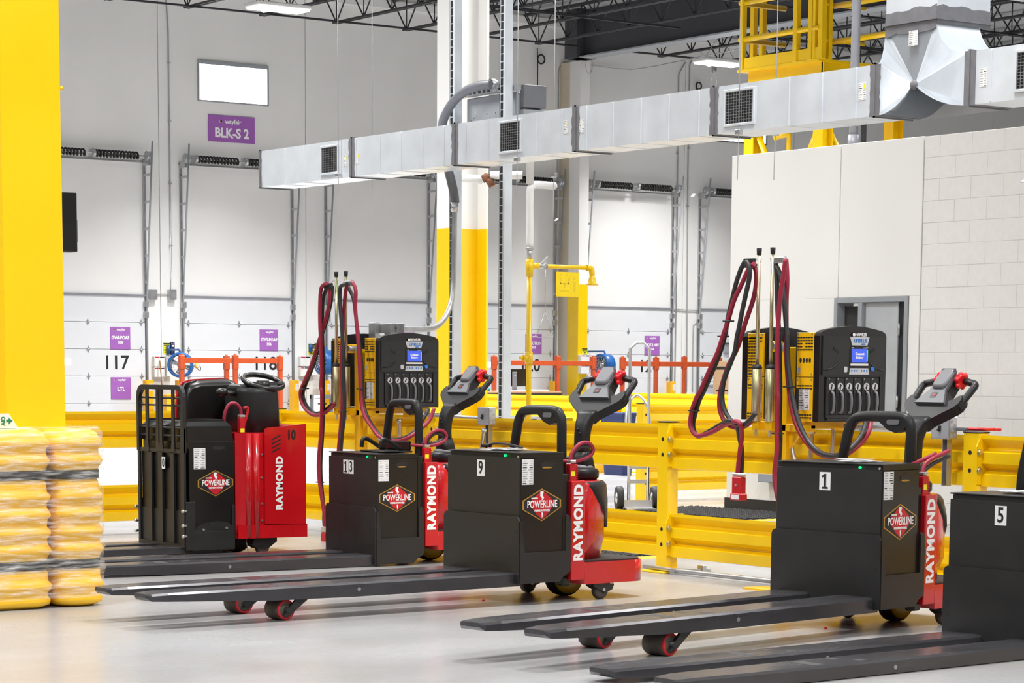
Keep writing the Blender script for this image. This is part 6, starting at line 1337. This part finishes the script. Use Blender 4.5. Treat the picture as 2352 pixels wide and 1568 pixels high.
t = cable_set('straight red and black cable pair dropping to the floor, right station', [
 ('r', [(10.380, 11.587, 2.155), (10.380, 11.610, 2.032), (10.380, 11.635, 1.898), (10.380, 11.646, 1.763), (10.380, 11.651, 1.633), (10.380, 11.652, 1.503), (10.380, 11.641, 1.322), (10.380, 11.635, 1.270), (10.380, 11.641, 1.119), (10.380, 11.636, 0.957), (10.380, 11.644, 0.865), (10.380, 11.654, 0.794), (10.380, 11.639, 0.697), (10.380, 11.602, 0.586), (10.380, 11.557, 0.476)]),
 ('b', [(10.450, 11.761, 2.143), (10.450, 11.747, 2.026), (10.450, 11.734, 1.829), (10.450, 11.718, 1.701), (10.450, 11.704, 1.503), (10.450, 11.694, 1.311), (10.450, 11.692, 1.117), (10.450, 11.684, 1.003), (10.450, 11.689, 0.890), (10.450, 11.704, 0.805), (10.450, 11.684, 0.693), (10.450, 11.651, 0.582), (10.450, 11.601, 0.471)]),
 ], [(10.400, 11.666, 1.708), (10.400, 11.655, 1.046)])
t = cable_set('red and black cables sagging under the near charger, right station', [
 ('b', [(10.440, 11.740, 2.112), (10.440, 11.707, 2.061), (10.440, 11.673, 1.958), (10.440, 11.652, 1.828), (10.440, 11.638, 1.731), (10.440, 11.625, 1.634), (10.440, 11.613, 1.506), (10.440, 11.593, 1.395), (10.440, 11.574, 1.315), (10.440, 11.533, 1.193), (10.440, 11.472, 1.078), (10.440, 11.383, 0.983), (10.440, 11.276, 0.929), (10.440, 11.163, 0.919), (10.440, 11.053, 0.947), (10.540, 11.055, 1.016), (10.590, 11.062, 1.073), (10.640, 11.089, 1.148)]),
 ('r', [(10.480, 11.696, 2.153), (10.480, 11.682, 2.026), (10.480, 11.686, 1.896), (10.480, 11.680, 1.701), (10.480, 11.670, 1.504), (10.480, 11.639, 1.314), (10.480, 11.597, 1.164), (10.480, 11.536, 1.062), (10.480, 11.443, 0.976), (10.480, 11.327, 0.918), (10.480, 11.198, 0.909), (10.480, 11.087, 0.931), (10.580, 11.065, 1.002), (10.630, 11.053, 1.073), (10.680, 11.088, 1.148)]),
 ], [(10.440, 11.600, 1.345), (10.440, 11.151, 0.919)])
t = cable_set('long red and black cable loop beside the left station', [
 ('r', [(10.440, 17.328, 2.146), (10.440, 17.293, 2.084), (10.440, 17.315, 1.941), (10.440, 17.382, 1.811), (10.440, 17.465, 1.673), (10.440, 17.573, 1.499), (10.440, 17.686, 1.359), (10.440, 17.767, 1.263), (10.440, 17.778, 1.204), (10.440, 17.742, 1.135), (10.440, 17.649, 1.074), (10.440, 17.537, 1.048), (10.440, 17.400, 1.064), (10.440, 17.252, 1.124), (10.440, 17.222, 1.157)]),
 ('b', [(10.470, 17.301, 2.106), (10.470, 17.308, 2.038), (10.470, 17.330, 1.967), (10.470, 17.394, 1.831), (10.470, 17.472, 1.709), (10.470, 17.588, 1.499), (10.470, 17.697, 1.359), (10.470, 17.770, 1.263), (10.470, 17.785, 1.211), (10.470, 17.750, 1.145), (10.470, 17.670, 1.091), (10.470, 17.577, 1.064), (10.470, 17.455, 1.081), (10.470, 17.314, 1.141), (10.470, 17.271, 1.167)]),
 ], [(10.440, 17.705, 1.271)])
t = cable_set('red and black cables dropping to a plug behind the lowered truck', [
 ('r', [(10.400, 17.275, 2.143), (10.400, 17.360, 2.106), (10.400, 17.382, 1.981), (10.400, 17.383, 1.809), (10.400, 17.370, 1.639), (10.400, 17.357, 1.430), (10.400, 17.372, 1.293), (10.400, 17.359, 1.246), (10.400, 17.360, 1.108), (10.400, 17.375, 0.912), (10.400, 17.412, 0.688), (10.400, 17.410, 0.550), (10.400, 17.379, 0.408), (10.400, 17.337, 0.271), (10.400, 17.313, 0.174), (10.400, 17.296, 0.101)]),
 ('b', [(10.440, 17.321, 2.113), (10.440, 17.392, 2.032), (10.440, 17.414, 1.846), (10.440, 17.409, 1.640), (10.440, 17.396, 1.430), (10.440, 17.404, 1.245), (10.440, 17.398, 1.107), (10.440, 17.414, 0.910), (10.440, 17.444, 0.687), (10.440, 17.445, 0.547), (10.440, 17.424, 0.405), (10.440, 17.397, 0.267), (10.440, 17.397, 0.168), (10.440, 17.384, 0.095)]),
 ], [(10.420, 17.386, 1.147), (10.420, 17.426, 0.490)])
pl = V((10.400, 17.303, 0.053)); cn = obj('battery_plug', G().box(pl.x - .025, pl.y - .04, pl.z - .10, pl.x + .025, pl.y + .04, pl.z + .02, .005), CONR, t); obj('plug_clamp', G().box(pl.x - .02, pl.y - .045, pl.z + .02, pl.x + .02, pl.y + .045, pl.z + .07, .006), ALU, cn)
t = cable_set('straight red and black cable pair behind the lowered truck lid, left station', [
 ('b', [(10.400, 16.952, 2.128), (10.400, 17.027, 2.119), (10.400, 17.061, 2.092), (10.400, 17.062, 1.975), (10.400, 17.035, 1.773), (10.400, 17.012, 1.570), (10.400, 17.010, 1.364), (10.400, 16.997, 1.178), (10.400, 17.001, 1.046), (10.400, 17.033, 0.906), (10.400, 17.054, 0.769), (10.400, 17.055, 0.621)]),
 ('r', [(10.440, 16.944, 2.150), (10.440, 17.024, 2.106), (10.440, 17.062, 1.937), (10.440, 17.082, 1.774), (10.440, 17.102, 1.606), (10.440, 17.109, 1.431), (10.440, 17.097, 1.249), (10.440, 17.101, 1.112), (10.440, 17.133, 0.903), (10.440, 17.158, 0.765), (10.440, 17.162, 0.616)]),
 ], [(10.420, 17.051, 1.088)])
t = cable_set('red and black cables sagging under the near charger, left station', [
 ('b', [(10.480, 17.062, 2.108), (10.480, 16.983, 2.018), (10.480, 16.953, 1.908), (10.480, 16.907, 1.705), (10.480, 16.873, 1.564), (10.480, 16.853, 1.432), (10.480, 16.831, 1.163), (10.480, 16.753, 1.036), (10.480, 16.640, 0.943), (10.480, 16.525, 0.890), (10.480, 16.338, 0.877), (10.480, 16.151, 0.910), (10.580, 16.145, 0.996), (10.680, 16.164, 1.120)]),
 ('r', [(10.430, 16.919, 2.142), (10.430, 16.865, 2.074), (10.430, 16.872, 1.934), (10.430, 16.839, 1.736), (10.430, 16.816, 1.570), (10.430, 16.800, 1.365), (10.430, 16.781, 1.164), (10.430, 16.727, 1.057), (10.430, 16.634, 0.979), (10.430, 16.521, 0.901), (10.430, 16.409, 0.876), (10.430, 16.260, 0.866), (10.430, 16.087, 0.895), (10.530, 16.071, 0.957), (10.630, 16.075, 1.035), (10.680, 16.082, 1.129)]),
 ], [(10.440, 16.803, 1.277), (10.440, 16.347, 0.881)])
# flexible steel conduits and small boxes under the chargers
def flex(label, pts, r=.016):
    t = thing('flex_conduit', label, 'conduit', pts[0], 0, 'flexible steel conduits'); P = smooth_path(pts, 8); g = G(); L = 0
    rad = []; Q = []
    for a, b in zip(P, P[1:]):
        n = max(1, int((b - a).length / .007))
        for k in range(n): Q.append(a.lerp(b, k / n)); rad.append(r * (1.0 if len(Q) % 2 else .84))
    g.tube(Q, rad, 8); obj('hose', g, ALU, t); obj('fitting', G().cyl(Q[0], Q[min(4, len(Q) - 1)], r * 1.4, n=10), ZINC, t)
flex('ribbed steel conduit beside the stand post, right station', [(10.620, 11.795, 1.168), (10.620, 11.788, 1.097), (10.620, 11.778, 1.026), (10.620, 11.758, 0.942), (10.620, 11.726, 0.852), (10.620, 11.706, 0.745)])
flex('ribbed steel conduit under the charger, right station', [(10.850, 11.617, 1.108), (10.850, 11.614, 1.028), (10.850, 11.619, 0.943), (10.850, 11.624, 0.829), (10.850, 11.624, 0.715)])
flex('ribbed steel conduit beside the floor strut, right station', [(10.850, 11.820, 1.066), (10.850, 11.822, 0.994), (10.850, 11.828, 0.908), (10.850, 11.823, 0.764)])
flex('ribbed steel conduit crossing behind the red cables, left station', [(10.600, 17.081, 1.184), (10.600, 17.054, 1.087), (10.600, 16.973, 1.017), (10.600, 16.864, 0.947), (10.600, 16.784, 0.878), (10.600, 16.743, 0.826), (10.600, 16.717, 0.737)])
flex('ribbed steel conduit under the charger, left station', [(10.800, 16.783, 1.030), (10.800, 16.777, 0.948), (10.800, 16.770, 0.858), (10.800, 16.756, 0.751)])
def switch_box(label, q, lift, zb):
    x, y, z = q
    t = thing('switch_box', label, 'switch box', (x, y, z), 0, 'switch boxes on uprights')
    obj('upright', G().box(x + .02, y - .045, zb, x + .06, y - .04, z).box(x + .02, y - .005, zb, x + .06, y - .0, z).box(x + .055, y - .04, zb, x + .06, y - .005, z), ZINC, t)
    obj('box', G().box(x - .0, y - .075, z - .065, x + .075, y + .075, z + .075, .006), ZINC, t); obj('cover', G().box(x - .006, y - .074, z - .064, x - .0005, y + .074, z + .074, .004), GREYP, t)
    obj('toggle', G().box(x - .016, y - .012, z - .018, x - .006, y + .012, z + .022, .004).box(x - .03, y - .006, z - .012, x - .014, y + .006, z + .0, .003), INKB, t)
    g = G()
    for k, (a, b) in enumerate(((.02, .045), (.05, .02), (.025, -.01), (.05, -.04), (.022, -.045))): g.cyl((x + a, y - .0752, z + b), (x + a, y - .0765, z + b), .011, n=10)
    obj('knockouts', g, GREYP, t, kind='stuff'); g = G()
    for a, b in ((-.06, -.055), (.06, -.055), (-.06, .065), (.06, .065), (0, .04), (0, -.035)): g.cyl((x - .006, y + a, z + b), (x - .0085, y + a, z + b), .0045, n=6)
    obj('cover_screw', g, ALU, t, kind='stuff')
    obj('feed_pipe', G().tube([(x + .04, y + .07, z - .01), (x + .04, y + .9, z - .005)], .013, 8), ZINC, t)
switch_box('grey switch box above the papers on truck with plate 9', (10.800, 15.563, 1.072), 0, .62)
switch_box('grey switch box before the white block wall, right of the tiller', (10.800, 10.599, 1.098), 0, .745)
flex('ribbed steel conduit below the switch box above plate 9', [(10.780, 15.516, 0.978), (10.780, 15.533, 0.927), (10.780, 15.551, 0.858), (10.780, 15.562, 0.789)])
t = thing('pipe_wrench', 'red handled tool resting on the right rail post', 'tool', (FX, 10.42, 1.085))
tz = 1.098; obj('handle', G().tube([(FX + .05, 10.42 - .10, tz), (FX - .02, 10.42 + .03, tz), (FX - .04, 10.42 + .06, tz)], .010, 8).tube([(FX + .085, 10.42 - .125, tz), (FX - .0, 10.42 + .045, tz)], .009, 8), CONR, t); obj('jaw', G().box(FX - .065, 10.46, tz - .012, FX - .035, 10.54, tz + .012, .005).box(FX - .08, 10.53, tz - .012, FX - .03, 10.56, tz + .012, .005), GREYD, t)
t = thing('grey_wall_box', 'grey enclosure low on the white partition behind the hanging red plug', 'box', (16.500, 18.584, 0.347)); a, b = (16.550, 18.730, 0.408), (16.550, 18.505, 0.305)
obj('enclosure', G().box(16.45, b[1], b[2], 16.597, a[1], a[2], .006), GREYP, t); obj('lid_lip', G().box(16.44, b[1] - .008, a[2], 16.597, a[1] + .008, a[2] + .012, .003), GREYP, t)
t = thing('support_bracket', 'galvanised bracket frame above the left charger', 'bracket', (10.900, 17.121, 1.774))
for a, b in ((851, 866), (887, 902)): p, q = (10.900, 17.388, 1.827) if a == 851 else (10.900, 17.141, 1.817), (10.900, 17.285, 1.735) if a == 851 else (10.900, 17.040, 1.733); obj('channel', G().box(10.88, q[1], q[2] - .08, 10.93, p[1], p[2], .003), ZINC, t)
p, q = (10.950, 17.364, 1.817), (10.950, 16.917, 1.740); obj('back_plate', G().box(10.93, q[1], q[2], 10.94, p[1], p[2], .002), ZINC, t); obj('plate_holes', G().cyl((10.929, q[1] + .12, q[2] + .04), (10.9305, q[1] + .12, q[2] + .04), .012, n=10), INKB, t)
